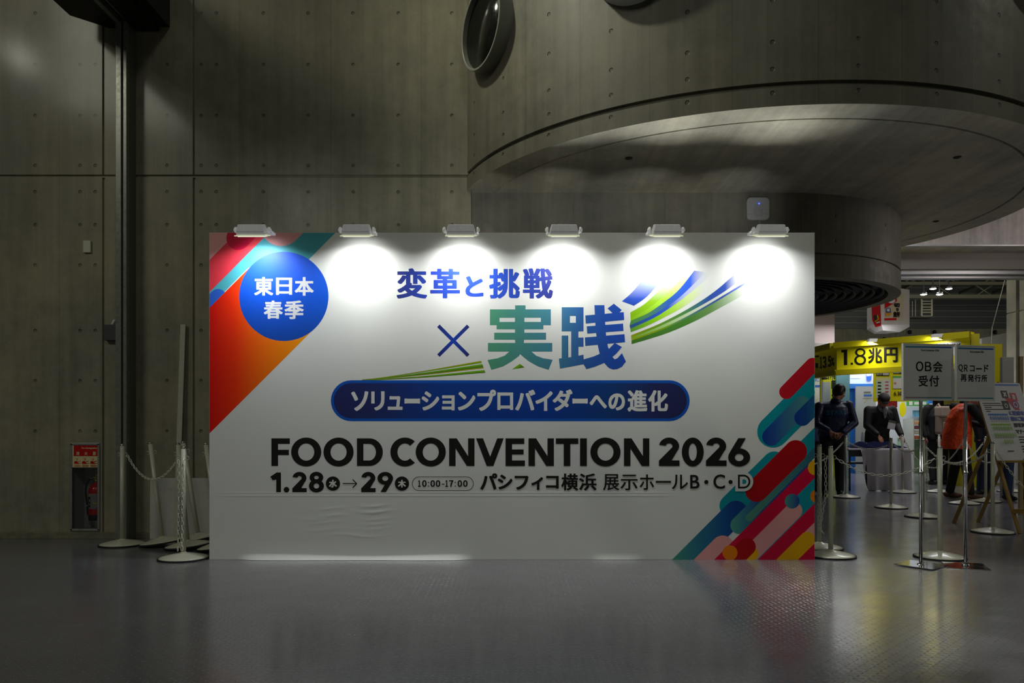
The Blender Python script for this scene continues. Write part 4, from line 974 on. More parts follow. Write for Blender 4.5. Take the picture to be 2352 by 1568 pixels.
for (t, x0, y0, x1, y1, m) in (('に配慮ない', .56, .365, .97, .425, 1), ('際はご遠慮く', .56, .44, .97, .50, 1), ('撮写真影に', .58, .525, .97, .58, 0), ('マナー遵守', .58, .605, .97, .665, 0)): pp.text(t, x0, y0, x1, y1, .004, .003, mi=m)
for k in range(6): pp.rect(.60 + .0 * k, .70 + k * .033 + (.02 if k > 2 else 0), .95 - (.2 if k in (2, 5) else 0), .712 + k * .033 + (.02 if k > 2 else 0), 0)
for x in (.135, .115): 
    for k in range(8): pp.rect(x + k * .0515 - .012, .50 if x == .135 else .708, x + k * .0515 + .012, .505 if x == .135 else .713, 0)
pp.rect(.27, .875, .40, .885, 0)
pp.put('text_lines', [M_ink, I_pbl], po)

# ================================================================== exhibition hall
# booth with yellow header
bo = empty('exhibition_booth', (7.2, 15.5, 0)); tag(bo, 'bright yellow exhibition booth with lit header reading 1.8 trillion yen in Japanese', 'booth'); BL = bo.location.copy()
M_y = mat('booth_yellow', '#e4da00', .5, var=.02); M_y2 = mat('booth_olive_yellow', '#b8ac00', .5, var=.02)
A0 = P(1922, 790, 15.5); B0 = P(2233, 766, 13.6); C0 = P(1860, 806, 16.9)
def vec2(a, c): d = V((c.x - a.x, c.y - a.y, 0)); return d
ZH1 = 2.72; ZH0 = 2.16
def wallbox(b, a, c, z0, z1, th, mi=0, outw=0):
    """upright slab from a to c (plan), thickness th away from the viewer, pushed outw towards the viewer"""
    d = vec2(a, c).normalized(); n = V((-d.y, d.x, 0)); 
    if n.y < 0: n = -n
    q = [V((a.x, a.y, z0)) - n * outw, V((c.x, c.y, z0)) - n * outw]; q += [q[1] + n * th, q[0] + n * th]
    b.mi = mi; b.prism([p - BL for p in q], (0, 0, z1 - z0))
    return Plane(a - n * outw, -n)
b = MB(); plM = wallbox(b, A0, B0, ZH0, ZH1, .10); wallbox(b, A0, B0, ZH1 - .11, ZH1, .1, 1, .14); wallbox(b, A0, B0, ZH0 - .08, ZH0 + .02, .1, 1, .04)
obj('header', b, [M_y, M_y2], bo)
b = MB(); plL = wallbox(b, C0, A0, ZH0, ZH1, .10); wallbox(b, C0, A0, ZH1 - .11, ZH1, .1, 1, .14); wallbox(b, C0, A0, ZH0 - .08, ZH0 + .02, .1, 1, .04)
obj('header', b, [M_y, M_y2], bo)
b = MB(); E0 = P(2254, 765, 13.72); E1 = P(2254, 765, 14.4)
b.box(V((B0.x - .02, 13.6, 0)) - BL, V((B0.x + .13, 14.6, H + (HY - 766) / F * 13.6)) - BL)
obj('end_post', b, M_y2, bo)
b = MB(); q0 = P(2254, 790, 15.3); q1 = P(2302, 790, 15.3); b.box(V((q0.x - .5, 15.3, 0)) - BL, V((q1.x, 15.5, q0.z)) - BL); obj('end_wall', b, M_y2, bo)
def onp(pl): return lambda x, y, o: pl.at(x, y, o) - BL
hp_ = Print(onp(plM), step=.0012)
hp_.poly([(1938.2, 838.5), (1938.2, 809), (1932.5, 809.6), (1932.5, 803.4), (1946, 802.2), (1946, 838)]); hp_.circle(1956.5, 835, 2.7); hp_.ring(1976, 809, 12, 9.5, 4.6, 3.8); hp_.ring(1976, 826.5, 13.5, 11.5, 5, 4); hp_.text('兆', 1994, 799, 2026, 833.5, 1.0); hp_.text('円', 2030.5, 797.5, 2062, 831.5, 1.1)
hp_.put('lettering', M_ink, bo)
hp_.poly([(2080, 795), (2207, 784), (2207, 815), (2080, 825)]); hp_.put('header_card', M_paper, bo)
hp_.text('いのちを食べねば', 2140, 788, 2206, 797, .4); hp_.put('lettering', M_ink, bo)
hl = Print(onp(plL), step=.0012); hl.text('１', 1883, 819, 1888, 846, .8); hl.text('３', 1889, 818, 1898, 845, .9); hl.circle(1900, 842, 1.2); hl.text('５', 1901.5, 817, 1909, 842.5, .9); hl.text('%', 1908.5, 821, 1916.5, 840, .3); hl.text('率', 1872, 833, 1879.5, 847, .4); hl.rect(1872, 816, 1881, 820); hl.put('lettering', M_ink, bo)

def board_at(name, x0, y0, x1, y1, Y, m, th=.04, floor=False, par=bo):
    a, c = P(x0, y0, Y), P(x1, y1, Y); b = MB(); L0 = BL if par is bo else V((0, 0, 0))
    b.box(V((a.x, Y, 0 if floor else c.z)) - L0, V((c.x, Y + th, a.z)) - L0); return obj(name, b, m, par)
M_bw2 = mat('booth_white', '#d4d8e2', .5, var=.03); M_bb = mat('booth_blue', '#2f7fe0', .5, var=.02); M_sky = mat('booth_sky', '#7db4cc', .5); M_bluebox = mat('booth_deep_blue', '#1a6fd0', .5)
board_at('side_panel', 1860, 858, 1888, 950, 17.2, M_bw2, floor=True)
board_at('column_panel', 1884.5, 852, 1922, 950, 16.4, M_y, floor=True)
board_at('partition', 1921, 838, 1951.5, 950, 16.1, M_sky, floor=True)
board_at('back_wall', 1950, 830, 2240, 950, 18.6, M_bw2, floor=True)
board_at('poster_panel', 1952, 843, 2008, 882, 17.6, M_bw2); board_at('blue_band', 1952, 881, 2008, 892, 17.4, M_bb, .3)
board_at('blue_column', 1952, 892, 1966.5, 960, 17.5, M_bluebox, floor=True); board_at('info_panel', 1966, 887, 2012, 960, 17.3, mat('booth_pale', '#b4bcd0', .5), floor=True)
board_at('price_panel', 2007.5, 836, 2090, 922, 16.0, M_y); board_at('red_tag', 2018, 920.5, 2061, 935, 15.9, mat('tag_red', '#b02a30', .5))
board_at('green_sign', 2084, 918, 2135, 932, 18.3, mat('sign_green', '#4aa84a', .5)); board_at('blue_poster', 2098, 942, 2123, 957, 18.4, mat('poster_sea', '#6aa6cc', .5, var=.2, scale=12)); board_at('blue_trim', 2132, 918, 2240, 926, 18.2, M_bb)
board_at('counter_front', 2085, 1006, 2160, 1050, 18.0, mat('counter_mint', '#9cc0a0', .5), .5, True)
def f2(Y): return Print(lambda x, y, o: facing(Y).at(x, y, o) - BL, step=.0012)
q = f2(17.6); q.text('ット', 1952.5, 846, 1970, 857, .6); q.rect(1953, 869, 1975, 869.6); q.put('lettering', ink('booth_letter_blue', '#3a6ed2'), bo)
q = f2(17.59); q.ring(1995.5, 860, 6.6, 14, .7, .7, 180, 360); q.rect(1989, 846, 1989.6, 863); q.rect(2001.5, 846, 2002.1, 863); q.poly([(1989.5, 864), (2002, 863), (2001, 873), (1990.5, 874)]); q.put('badge_print', ink('booth_letter_blue', '#3a6ed2'), bo)
q = f2(17.29); q.rect(1984, 905.5, 2003, 910, 0); q.rect(1981, 914.5, 2003, 915.2, 1); q.line(1985, 925, 1992, 917, 1.5, 2); q.rect(1984, 899, 2000, 903, 1); q.put('info_print', [ink('booth_letter_blue', '#3a6ed2'), ink('mid_grey', '#777777'), ink('tan', '#c0a060')], bo)
q = f2(16.4); q.text('課題はオトナの', 1887, 860, 1919, 872, .4); q.text('朝', 1909, 872, 1920, 896.5, .9); q.text('食', 1910, 899, 1920, 922, .9); q.put('lettering', M_ink, bo)
q.rect(1887, 877, 1907, 928); q.put('notice_sheet', ink('sheet_grey', '#b4b4b4'), bo)
q = f2(17.2); q.text('IC', 1872, 868, 1882, 876, .2); q.rect(1872, 884, 1885, 889.5); q.rect(1872, 935, 1883, 939); q.put('side_print', ink('booth_letter_blue', '#3a6ed2'), bo)
q = f2(16.0); q.rect(2012, 866, 2045, 874, 0); q.rect(2012, 874, 2029, 913.5, 1); q.rect(2029, 872, 2045, 911.5, 2)
for k in range(5): q.rect(2016, 877 + k * 7.4, 2024, 880 + k * 7.4, 3); q.rect(2033, 875.5 + k * 7.4, 2041, 878.5 + k * 7.4, 4)
q.rect(2013, 854.5, 2043, 862.5, 3); q.text('カテゴリー別金額構成', 2014, 855.5, 2042, 861.5, .2, mi=2); q.rect(2052, 850, 2085, 858, 3); q.text('店頭メニュー', 2053, 851, 2084, 857, .2, mi=2)
q.rect(2051, 863, 2085, 868, 5); q.rect(2051, 868, 2085, 892, 2); q.circle(2056, 880, 3, 6); q.text('6.30', 2053, 899, 2072, 908, .3, mi=3); q.rect(2013, 847, 2050, 850, 3)
q.put('price_print', [ink('pale_yellow', '#dcd890'), ink('pale_green', '#c2d6c2'), M_paper, M_ink, ink('price_red', '#b86060'), ink('tag_green', '#6ab05a'), ink('icon_orange', '#d89050')], bo)
q = f2(18.3); q.rect(2100, 922.5, 2128, 929); q.rect(2088, 921.5, 2096, 930); q.put('green_sign_print', M_paper, bo)
# yellow oval banner, shelf with packets
b = MB(); c = P(2073, 940, 17.9); b.lathe([(.17, -.01), (.17, .01)], (c.x, c.y, c.z), 32, (0, -1, 0))
for v in b.bm.verts: v.co.x = c.x + (v.co.x - c.x) * .42
ov = tag(obj('oval_banner', b, M_y), 'yellow oval banner hanging at the right of the booth', 'banner')
b = MB(); s0 = P(2106, 975, 17.6); b.box((s0.x - .12, 17.45, 0.0), (s0.x + .75, 17.95, .06)); 
sh = empty('display_shelf', (s0.x, 17.7, 0)); tag(sh, 'display shelf stacked with food packets behind the queue', 'shelf'); SL = sh.location
b.bm.free(); b = MB(); M_shelf = mat('shelf_grey', '#aeb4ae', .5)
zsh = [H + (HY - y) / F * 17.5 for y in (1008, 996, 985, 974)]
for z in zsh: b.box((-.12, -.22, z - .012), (.75, .25, z))
obj('shelf_board', b, M_shelf, sh)
for x in (-.13, .75):
    b = MB(); b.box((x - .01, -.22, 0), (x + .01, .25, zsh[-1] + .12)); obj('side_panel', b, M_shelf, sh)
pc = ['#c86a4a', '#d8d4cc', '#8a4a6a', '#d0a070', '#b83a3a', '#c4b4c8']
k = 0
rows = ['bottom', 'second', 'third', 'top']
colz = ['rust', 'white', 'plum', 'tan', 'red', 'lilac']
for r_, z in enumerate(zsh):
    for j in range(6):
        b = MB(); x = s0.x - .10 + j * .14; b.box((x, 17.52, z), (x + .11, 17.60, z + .075), bev=.012)
        tag(obj('food_packet', b, mat('packet_' + colz[(j + r_) % 6], pc[(j + r_) % 6], .4, var=.3, scale=40)), '%s food packet on the %s board of the display shelf' % (colz[(j + r_) % 6], rows[r_]), 'packet', 'packets on the display shelf')
# three small floodlights on the booth header
for px, py, Y, n_ in ((1985, 786, 15.1, 'above the 1.8 figure'), (2129, 776, 14.2, 'behind the OB panel'), (1902, 797, 16.1, 'above the 13.5 percent figure')):
    c = P(px, py, Y); f_ = empty('booth_spotlight', c); tag(f_, 'small white spotlight on the yellow header, ' + n_, 'spotlight')
    c.y -= .32; f_.location = c
    b = MB(); b.prism([(-.09, -.05, -.03), (.07, -.05, -.03), (.09, -.05, .035), (-.06, -.05, .035)], (0, .09, 0)); obj('housing', b, M_hous, f_)
    b = MB(); b.box((-.01, .04, -.01), (.01, .16, .005)); obj('arm', b, M_whpl, f_)
    area_light('spot_beam', (0, .02, -.04), (0.0, .22, -.5), .14, 9, (1, 1, .95), parent=f_)
# partitions and hanging things
def slab(name, x0, y0, x1, y1, Y, m, label, cat, th=.06, floor=True):
    a, c = P(x0, y0, Y), P(x1, y1, Y); b = MB(); b.box((a.x, Y, 0 if floor else c.z), (c.x, Y + th, a.z), bev=.004); return tag(obj(name, b, m), label, cat)
slab('partition_wall', 1840, 722, 1917, 795, 17.9, mat('pink_lit_panel', '#6e605c', .6), 'pinkish grey partition seen over the left end of the yellow header', 'partition', floor=False)  # pink cast of the lighting put into the panel colour
slab('grey_canopy', 1840, 786, 1914, 800, 17.4, mat('canopy_grey', '#6a6660', .6), 'flat grey canopy edge over the left of the yellow header', 'canopy', th=.5, floor=False)
b = MB(); a = P(2255, 777, 18.0); c = P(2335, 760, 18.0); b.prism([(a.x, 18, 0), (c.x, 18, 0), (c.x, 18, c.z), (a.x, 18, a.z)], (0, .1, 0)); tag(obj('partition_wall', b, mat('grey_partition', '#a2a29c', .6)), 'large pale grey partition with slanted top right of the yellow booth', 'partition')
slab('partition_wall', 2302, 820, 2329, 960, 11.7, mat('near_partition', '#94948c', .6), 'narrow pale partition in front of the right jamb', 'partition')
b = MB(); c = P(2345, 850, 9.6); b.box((c.x - .012, 9.6, 0), (c.x + .03, 9.64, 1.95)); tag(obj('timber_post', b, mat('pale_wood', '#a8946c', .6)), 'pale wooden post at the right edge above the poster', 'post')
# hanging inflated advertising pack
hpk = empty('hanging_balloon', P(2040, 715, 18)); tag(hpk, 'white and red hanging advertising balloon shaped like a rice cake bag', 'balloon'); HL = hpk.location
M_bal = mat('balloon_white', '#cfc8c8', .5, var=.02)
qa, qb, qc_ = P(2000, 705, 18.2) - HL, P(2028, 700, 17.6) - HL, P(2080, 672, 18.3) - HL
b = MB(); zt_, zb_ = P(0, 668, 18).z - HL.z, P(0, 751, 18).z - HL.z
foot = [(qa.x, .25), (qb.x - .05, -.42), (qc_.x, .12), (qc_.x - .25, .75), (qa.x + .15, .72)]
rs = [[V((x, y, z)) for x, y in foot] for z in (zt_ + .05, zt_, zb_ + .05, zb_ + .02)] + [[V((x * .6, y * .6 + .05, zb_ - .10)) for x, y in foot]]
b.rings(rs)
for f in b.bm.faces: f.smooth = False
obj('bag', b, M_bal, hpk)
fp1 = [V((foot[1][0], foot[1][1], 0)) + HL, V((foot[2][0], foot[2][1], 0)) + HL]; dd = (fp1[1] - fp1[0]).normalized(); plF = Plane(fp1[0], (dd.y, -dd.x, 0))
fp0 = V((foot[0][0], foot[0][1], 0)) + HL; dd0 = (fp1[0] - fp0).normalized(); plS = Plane(fp0, (dd0.y, -dd0.x, 0))
def K(x, y): return (1990 + x / 12.06, 650 + y / 12.06)
I_kr = ink('pack_red', '#c8141e'); I_kc = ink('pack_cream', '#cdbfa8'); I_ko = ink('pack_gold', '#d8951e'); I_kb = ink('pack_blue', '#4a5a9c')
kp = Print(lambda x, y, o: plF.at(*K(x, y), o) - HL, step=.004)
kp.poly([(510, 300), (1030, 280), (1020, 1020), (510, 1030)], 1); kp.poly([(510, 300), (845, 300), (845, 500), (520, 700), (510, 705)], 0); kp.poly([(500, 975), (840, 965), (835, 1022), (495, 1030)], 0); kp.circle(690, 480, 110, 3, 80); kp.circle(612, 750, 70, 2); kp.circle(610, 745, 42, 3); kp.rect(545, 790, 690, 815, 2); kp.poly([(540, 830), (690, 820), (690, 875), (540, 910)], 4)
kp.put('pack_print', [I_kr, I_kc, I_kb, M_paper, I_ko], hpk)
kp.text('切', 760, 550, 925, 665, 10); kp.text('り', 825, 690, 895, 775, 9); kp.text('餅', 740, 790, 935, 945, 8); kp.put('pack_lettering', M_ink, hpk)
ks = Print(lambda x, y, o: plS.at(*K(x, y), o) - HL, step=.004)
ks.poly([(140, 640), (385, 610), (405, 1180), (250, 1220), (160, 1020)], 0); ks.poly([(290, 880), (320, 880), (345, 1010), (240, 1075), (225, 1050), (310, 1000)], 2); ks.poly([(190, 905), (285, 870), (310, 1000), (225, 1050)], 1); ks.poly([(265, 1085), (370, 1055), (375, 1090), (285, 1120)], 3)
ks.put('pack_print', [I_kr, ink('pack_dark', '#3c2c2c'), ink('pack_yellow', '#e0c800'), M_paper], hpk)
b = MB(); b.tube((.1, .2, zt_), (.1, .2, 8.9 - HL.z), .006, n=6); obj('suspension_line', b, M_alu, hpk)
# hall lamps under the truss
M_lamp = mat('lamp_face', '#ffffff', .3, emit='#fffdf2', estr=9)
for px, py, n_ in ((2143, 660, 'upper left'), (2179.5, 660, 'upper right'), (2121.5, 673, 'lower left'), (2158, 673, 'lower right')):
    c = P(px, py, 26.0); l = empty('hall_lamp', c); tag(l, 'lit round hall lamp below the dark roof, %s of the four' % n_, 'ceiling lamp', 'hall lamps')
    b = MB(); b.lathe([(.10, -.04), (.105, .0), (.08, .03), (.02, .05), (.02, .22), (.001, .22)], n=24); obj('shade', b, M_alu, l)
    b = MB(); b.lathe([(.001, -.028), (.10, -.028), (.10, -.05), (.06, -.065), (.001, -.07)], n=24); obj('diffuser', b, M_lamp, l)
    b = MB(); b.tube((0, 0, .2), (0, 0, 8.9 - c.z), .012, n=6); obj('stem', b, M_alu, l)
# ladder cage
c = P(2128, 704, 29.5); lc = empty('ladder_cage', c); tag(lc, 'white steel ladder cage hanging from the roof truss', 'ladder'); M_lad = mat('ladder_paint', '#cfcbae', .5)
w_, h_ = .19, .36
for x in (-w_, w_):
    b = MB(); b.box((x - .03, -.03, -h_), (x + .03, .03, h_)); obj('rail', b, M_lad, lc)
for z in (-h_, -.12, -.02, .1, .2, -.22):
    b = MB(); b.box((-w_, -.02, z - .015), (w_, .02, z + .02)); obj('rung', b, M_lad, lc)
for x, h0 in ((-.31, .30), (-.43, .24), (-.62, .02)):
    b = MB(); b.box((x - .012, .2, -h_ - .02), (x + .012, .23, h0)); obj('guard_bar', b, M_lad, lc)
b = MB(); b.box((-.75, -.1, -h_ - .06), (w_ + .03, .4, -h_ - .02)); obj('platform', b, mat('platform_steel', '#50504a', .5), lc)
b = MB(); b.box((-w_ - .02, -.03, h_), (w_ + .02, .03, zc0 - c.z)); obj('hanger', b, M_lad, lc)
# round air nozzles on the far wall
for px, py, n_ in ((2029, 763, 'below the hanging balloon'), (2087.5, 763, 'right of the balloon'), (2144.5, 763, 'below the ladder cage'), (2283, 763, 'behind the thin rope'), (2029, 779, 'lower one below the balloon'), (2087.5, 779, 'lower one right of the balloon')):
    c = P(px, py, YF); nz = empty('air_nozzle', c); tag(nz, 'square plate with round black nozzle on far wall, ' + n_, 'air nozzle', 'air nozzles on the far wall')
    b = MB(); b.box((-.11, -.04, -.13), (.11, 0, .13)); obj('plate', b, mat('nozzle_plate', '#85837c', .6), nz)
    b = MB(); b.lathe([(.085, .0), (.085, .05), (.07, .06), (.06, .03), (.001, .03)], (0, -.04, 0), 24, (0, -1, 0)); obj('nozzle', b, M_black, nz)
b = MB(); b.tube(P(2310.5, 634, 16.9), P(2279, 752, 16.0), .008, n=6); b.tube(P(2279, 752, 16.0), P(2277, 790, 15.4), .008, n=6); tag(obj('rope', b, mat('rope_grey', '#9a968a', .6)), 'thin pale rope slanting down from the right jamb to the yellow booth', 'rope')

# ================================================================== reception table
def zrow(y, Y): return H + (HY - y) / F * Y
tx0, tx1, TY0, TY1, TZ = P(1948, 1030, 13.0).x, P(2089, 1030, 13.0).x, 12.98, 13.6, .700
tb = empty('reception_table', ((tx0 + tx1) / 2, 13.3, 0)); tag(tb, 'long folding table under the white cloth, dark space below', 'table'); TL_ = tb.location
b = MB(); b.box(V((tx0, TY0, TZ - .03)) - TL_, V((tx1, TY1, TZ)) - TL_, bev=.004); obj('tabletop', b, mat('table_top', '#8c8c8c', .5), tb)
b = MB(); b.box(V((tx0 + .02, TY0 + .03, TZ - .13)) - TL_, V((tx1 - .4, TY0 + .05, TZ - .03)) - TL_); obj('apron', b, mat('table_grey', '#55555a', .5), tb)
b = MB(); b.box(V((tx0 + .02, TY0 + .10, TZ - .26)) - TL_, V((tx1 - .1, TY1 - .05, TZ - .235)) - TL_); obj('under_shelf', b, mat('table_grey', '#55555a', .5), tb)
for x in (tx0 + .06, tx1 - .06):
    for y in (TY0 + .1, TY1 - .1):
        b = MB(); b.tube(V((x, y, 0)) - TL_, V((x, y, TZ - .03)) - TL_, .016, n=10); obj('leg', b, M_steeld, tb)
b = MB(); NXC = 70; xa = P(1990, 1030, 12.96).x
g = []
for j in range(26):
    row = []
    for i in range(NXC + 1):
        u = i / NXC; x = tx0 - .005 + (tx1 - tx0 + .01) * u
        if j == 0: row.append(V((x, TY1 + .01, TZ + .004)))
        elif j == 1: row.append(V((x, TY0 - .006, TZ + .004)))
        else:
            v = (j - 2) / 23; drop = .018 + .674 * v
            f0 = (x - xa) / (tx1 - xa)
            xl = xa + .02 + (.03 - .10 * math.sin(v * 3.0) if v > .06 else .1)
            full = max(0, min(1, (x - (xl - .03)) / .03)); dz = drop * full + min(drop, .02) * (1 - full)
            fold = .045 * v * math.sin(f0 * 17 + 1.5 * math.sin(v * 2)) + .045 * v * math.sin(f0 * 6.5 + .6) - .04 * v
            row.append(V((x + (.012 * v * math.sin(x * 40)), TY0 - .008 + min(0, fold - .004) * full, TZ + .004 - dz)))
    g.append(row)
vv = [[b.bm.verts.new(p - TL_) for p in r] for r in g]
for j in range(25):
    for i in range(NXC):
        f = b.bm.faces.new([vv[j][i], vv[j][i + 1], vv[j + 1][i + 1], vv[j + 1][i]]); f.smooth = True
for v in b.bm.verts: v.co += TL_
cl = obj('tablecloth', b, mat('cloth_white', '#dcd8de', .8, var=.03)); tag(cl, 'white tablecloth draped over the reception table and down its right front', 'tablecloth')
b = MB(); c = P(2000, 1027, 13.15)
for j in range(7):
    r_ = [V((c.x - .36 + .95 * i / 22, 13.06 + .07 * j, TZ + .008 + .11 * math.sin(PI * min(1, max(0, (j + .2) / 6.4))) * (.8 + .25 * math.sin(i * 1.1 + j * .7)) * min(1, 3 * min(i, 22 - i) / 22 + .25))) for i in range(23)]
    if j: 
        for i in range(22): b.face([prev[i], prev[i + 1], r_[i + 1], r_[i]]).smooth = True
    prev = r_
bmesh.ops.remove_doubles(b.bm, verts=b.bm.verts, dist=1e-5); nv = b.face([(c.x - .36, 13.06, TZ + .006), (c.x + .59, 13.06, TZ + .006), (c.x + .59, 13.48, TZ + .006), (c.x - .36, 13.48, TZ + .006)])
tag(obj('navy_cloth', b, mat('navy_fabric', '#15183a', .9, spec=.05)), 'crumpled navy cloth lying on the reception table', 'cloth')
cs = empty('card_stand', P(1979, 1012, 13.45) - V((0, 0, .02))); cs.location.z = TZ + .115; tag(cs, 'small pale blue and white card stand on the reception table', 'card stand')
b = MB(); b.prism([(-.03, 0, -.11), (.09, 0, -.11), (.09, 0, -.03), (.05, 0, -.03), (.03, 0, .16), (.01, 0, .16)], (0, .01, 0)); obj('card', b, mat('card_blue', '#c8d8f0', .5), cs)
b = MB(); b.ball((-.10, .0, -.07), (.055, .03, .04)); b.ball((-.06, .0, -.09), (.05, .03, .025)); obj('leaves', b, mat('leaf_pale', '#a8c070', .6, var=.2), cs)
# second table farther right
a = P(2256, 1060, 14.3); c = P(2345, 1060, 14.3); st = empty('side_table', (a.x, 14.3, 0)); tag(st, 'white-skirted table behind the easel legs', 'table')
b = MB(); b.box((0, 0, .68), (c.x - a.x + .6, .6, .71), bev=.004); obj('tabletop', b, M_white, st)
b = MB(); vv = None
for k in range(41):
    x = (c.x - a.x + .6) * k / 40; y = .0 + .012 * math.sin(k * 1.3)
    cur = [(x, y - .006, .70), (x, y - .02, .03)]
    if vv: b.face([vv[0], cur[0], cur[1], vv[1]]).smooth = True
    vv = cur
b.fix = False; obj('skirt', b, mat('cloth_white', '#cfc9d2'), st)

# ================================================================== people
def remesh(o, vox, it=5):
    m = o.modifiers.new('skin_union', 'REMESH'); m.mode = 'VOXEL'; m.voxel_size = vox; m.use_smooth_shade = True
    s_ = o.modifiers.new('soften', 'SMOOTH'); s_.factor = .5; s_.iterations = it
M_skin = mat('skin', '#b07a62', .5, var=.05, scale=50); M_hair = mat('black_hair', '#16130f', .45, var=.3, scale=80)
def limb(b, pts, rs, n=14, flat=1., side=None):
    for (p, r0), (q, r1) in zip(zip(pts, rs), list(zip(pts, rs))[1:]): b.cap(p, q, r0, r1, flat, side, n)
def hand(b, w, d, pn, side, curl=.5, s=1.):
    """palm and five separate fingers from wrist w along d; pn = direction the palm faces; side = thumb side"""
    d = V(d).normalized(); pn = V(pn); pn = (pn - d * pn.dot(d)).normalized(); sd = d.cross(pn) * side
    b.cap(w, w + d * .03 * s, .024 * s, .026 * s, .7, sd); pc_ = w + d * .055 * s
    for k in range(4): b.cap(w + d * .02 * s + sd * (.012 - .008 * k) * s, w + d * .088 * s + sd * (.030 - .020 * k) * s, .014 * s, .0115 * s, .85, sd, 10)
    for k, L in enumerate((.068, .076, .071, .056)):
        p = w + d * .092 * s + sd * (.031 - .0205 * k) * s; a = 0
        for seg, fr in enumerate((.46, .32, .22)):
            a += curl * (.55 + .1 * k) * (1 if seg else .7); dr = (d * math.cos(a) + pn * math.sin(a)).normalized()
            q_ = p + dr * L * fr * s; b.cap(p, q_, (.0092 - .0008 * seg) * s, (.0088 - .001 * seg) * s, 1, None, 8); p = q_
    p = w + d * .028 * s + sd * .022 * s
    for dr, L, r0 in (((d * .75 + sd * .75 + pn * .25), .040, .0125), ((d * .95 + sd * .35 + pn * .35), .032, .0105), ((d + sd * .1 + pn * .4), .024, .0095)):
        dr = dr.normalized(); q_ = p + dr * L * s; b.cap(p, q_, r0 * s, (r0 - .0012) * s, 1, None, 8); p = q_
def person(label, loc, yaw, J, coat, trousers, shoes, hand_spec, vox=.011, hair=M_hair, hairshape='short', coat_mat=None, hem=.82, puff=1., cat='person'):
    t = empty('person', loc, yaw); tag(t, label, cat)
    g_ = {k: V(v) for k, v in J.items() if k != 'girth'}
    sk = MB()
    hd = g_['head']; up = (hd - g_['neck']).normalized(); fw = V(J.get('face', (0, -1, 0))); fw = (fw - up * fw.dot(up)).normalized(); rt = fw.cross(up)
    Rm = Matrix((rt, fw, up)).transposed()                          # local x right, y face direction, z up
    def hp3(x, y, z): return hd + Rm @ V((x, y, z))
    sk.ball(hp3(0, -.012, .035), (.076, .094, .090), Rm); sk.ball(hp3(0, .028, -.035), (.058, .066, .080), Rm); sk.cap(hp3(0, .045, -.085), hp3(0, .06, -.075), .030, .026)
    sk.cap(hp3(0, .090, .015), hp3(0, .108, -.022), .010, .0155); sk.cap(hp3(-.03, .078, .036), hp3(.03, .078, .036), .013)
    sk.cap(hp3(-.018, .086, -.052), hp3(.018, .086, -.052), .0085); sk.cap(hp3(-.014, .084, -.063), hp3(.014, .084, -.063), .009)
    for sg in (-1, 1): sk.ball(hp3(sg * .077, -.012, -.008), (.010, .022, .034), Rm); sk.ball(hp3(sg * .034, .066, -.018), (.026, .022, .026), Rm)
    sk.cap(g_['neck'] - up * .05, hp3(0, -.018, -.05), .058, .053)
    ch = g_['chest']; pv = g_['pelvis']; sx_ = (g_['shR'] - g_['shL']).normalized()
    limb(sk, [pv, (pv + ch) / 2, ch], [.115, .11, .125], 16, .72, sx_); sk.cap(ch, g_['neck'] - up * .04, .13, .06, .7, sx_)
    for s_ in 'LR':
        limb(sk, [g_['sh' + s_], g_['el' + s_], g_['wr' + s_]], [.052, .040, .027]); limb(sk, [g_['hip' + s_], g_['kn' + s_], g_['an' + s_]], [.085, .056, .040])
        hs = hand_spec.get(s_)
        if hs: hand(sk, g_['wr' + s_], *hs)
    body = obj('body', sk, M_skin, t); remesh(body, vox, 3)
    hb = MB()
    hb.ball(hp3(0, -.024, .050), (.086, .098, .092), Rm)
    for sg in (-1, 1): hb.ball(hp3(sg * .055, -.045, .0), (.034, .055, .06), Rm)
    hb.ball(hp3(0, -.065, -.01), (.066, .048, .075), Rm)
    if hairshape == 'long': hb.cap(hp3(0, -.06, .0), hp3(0, -.05, -.16), .078, .06, .6, rt); hb.cap(hp3(-.07, -.01, .02), hp3(-.07, -.03, -.14), .03, .03); hb.cap(hp3(.07, -.01, .02), hp3(.07, -.03, -.14), .03, .03)
    if hairshape == 'cap': hb.ball(hp3(0, -.01, .07), (.094, .108, .07), Rm); hb.ball(hp3(0, .075, .05), (.07, .06, .018), Rm)
    cut = hb; hob = obj('cap' if hairshape == 'cap' else 'hair', cut, hair, t); remesh(hob, .010, 3)
    eb = MB()
    for sg in (-1, 1): eb.ball(hp3(sg * .032, .086, .006), .0075, seg=8)
    obj('eyes', eb, M_black, t)
    cb = MB(); p_ = puff; wide = J.get('girth', .178)
    mid = pv.lerp(ch, .5)
    hp0 = V((pv.x, pv.y, hem))
    rows = [(hp0, wide * 1.02 * p_, .74), (V((pv.x, pv.y, hem + .05)), wide * 1.03 * p_, .74), (pv + V((0, 0, .06)), wide * 1.0 * p_, .74), (mid, wide * .98 * p_, .74), (ch, wide * 1.04 * p_, .70), (ch.lerp(g_['neck'], .55), wide * .93 * p_, .62), (ch.lerp(g_['neck'], .85), wide * .52 * p_, .72), (g_['neck'] - up * .01, .080, .95)]
    cb.trunk(rows, sx_, .74)
    cb.cap(g_['shL'].lerp(g_['shR'], .06), g_['shR'].lerp(g_['shL'], .06), .066 * p_, .066 * p_, .9)
    for s_ in 'LR':
        w_e = g_['wr' + s_] + (g_['el' + s_] - g_['wr' + s_]).normalized() * .03
        limb(cb, [g_['sh' + s_], g_['el' + s_], w_e], [.070 * p_, .058 * p_, .044 * p_])
    co = obj('coat', cb, coat_mat or mat('coat_' + coat, '#' + coat, .75, var=.12, scale=16, bump=.006), t); remesh(co, .012, 3)
    kb = MB(); q0 = g_['neck'] - up * .02
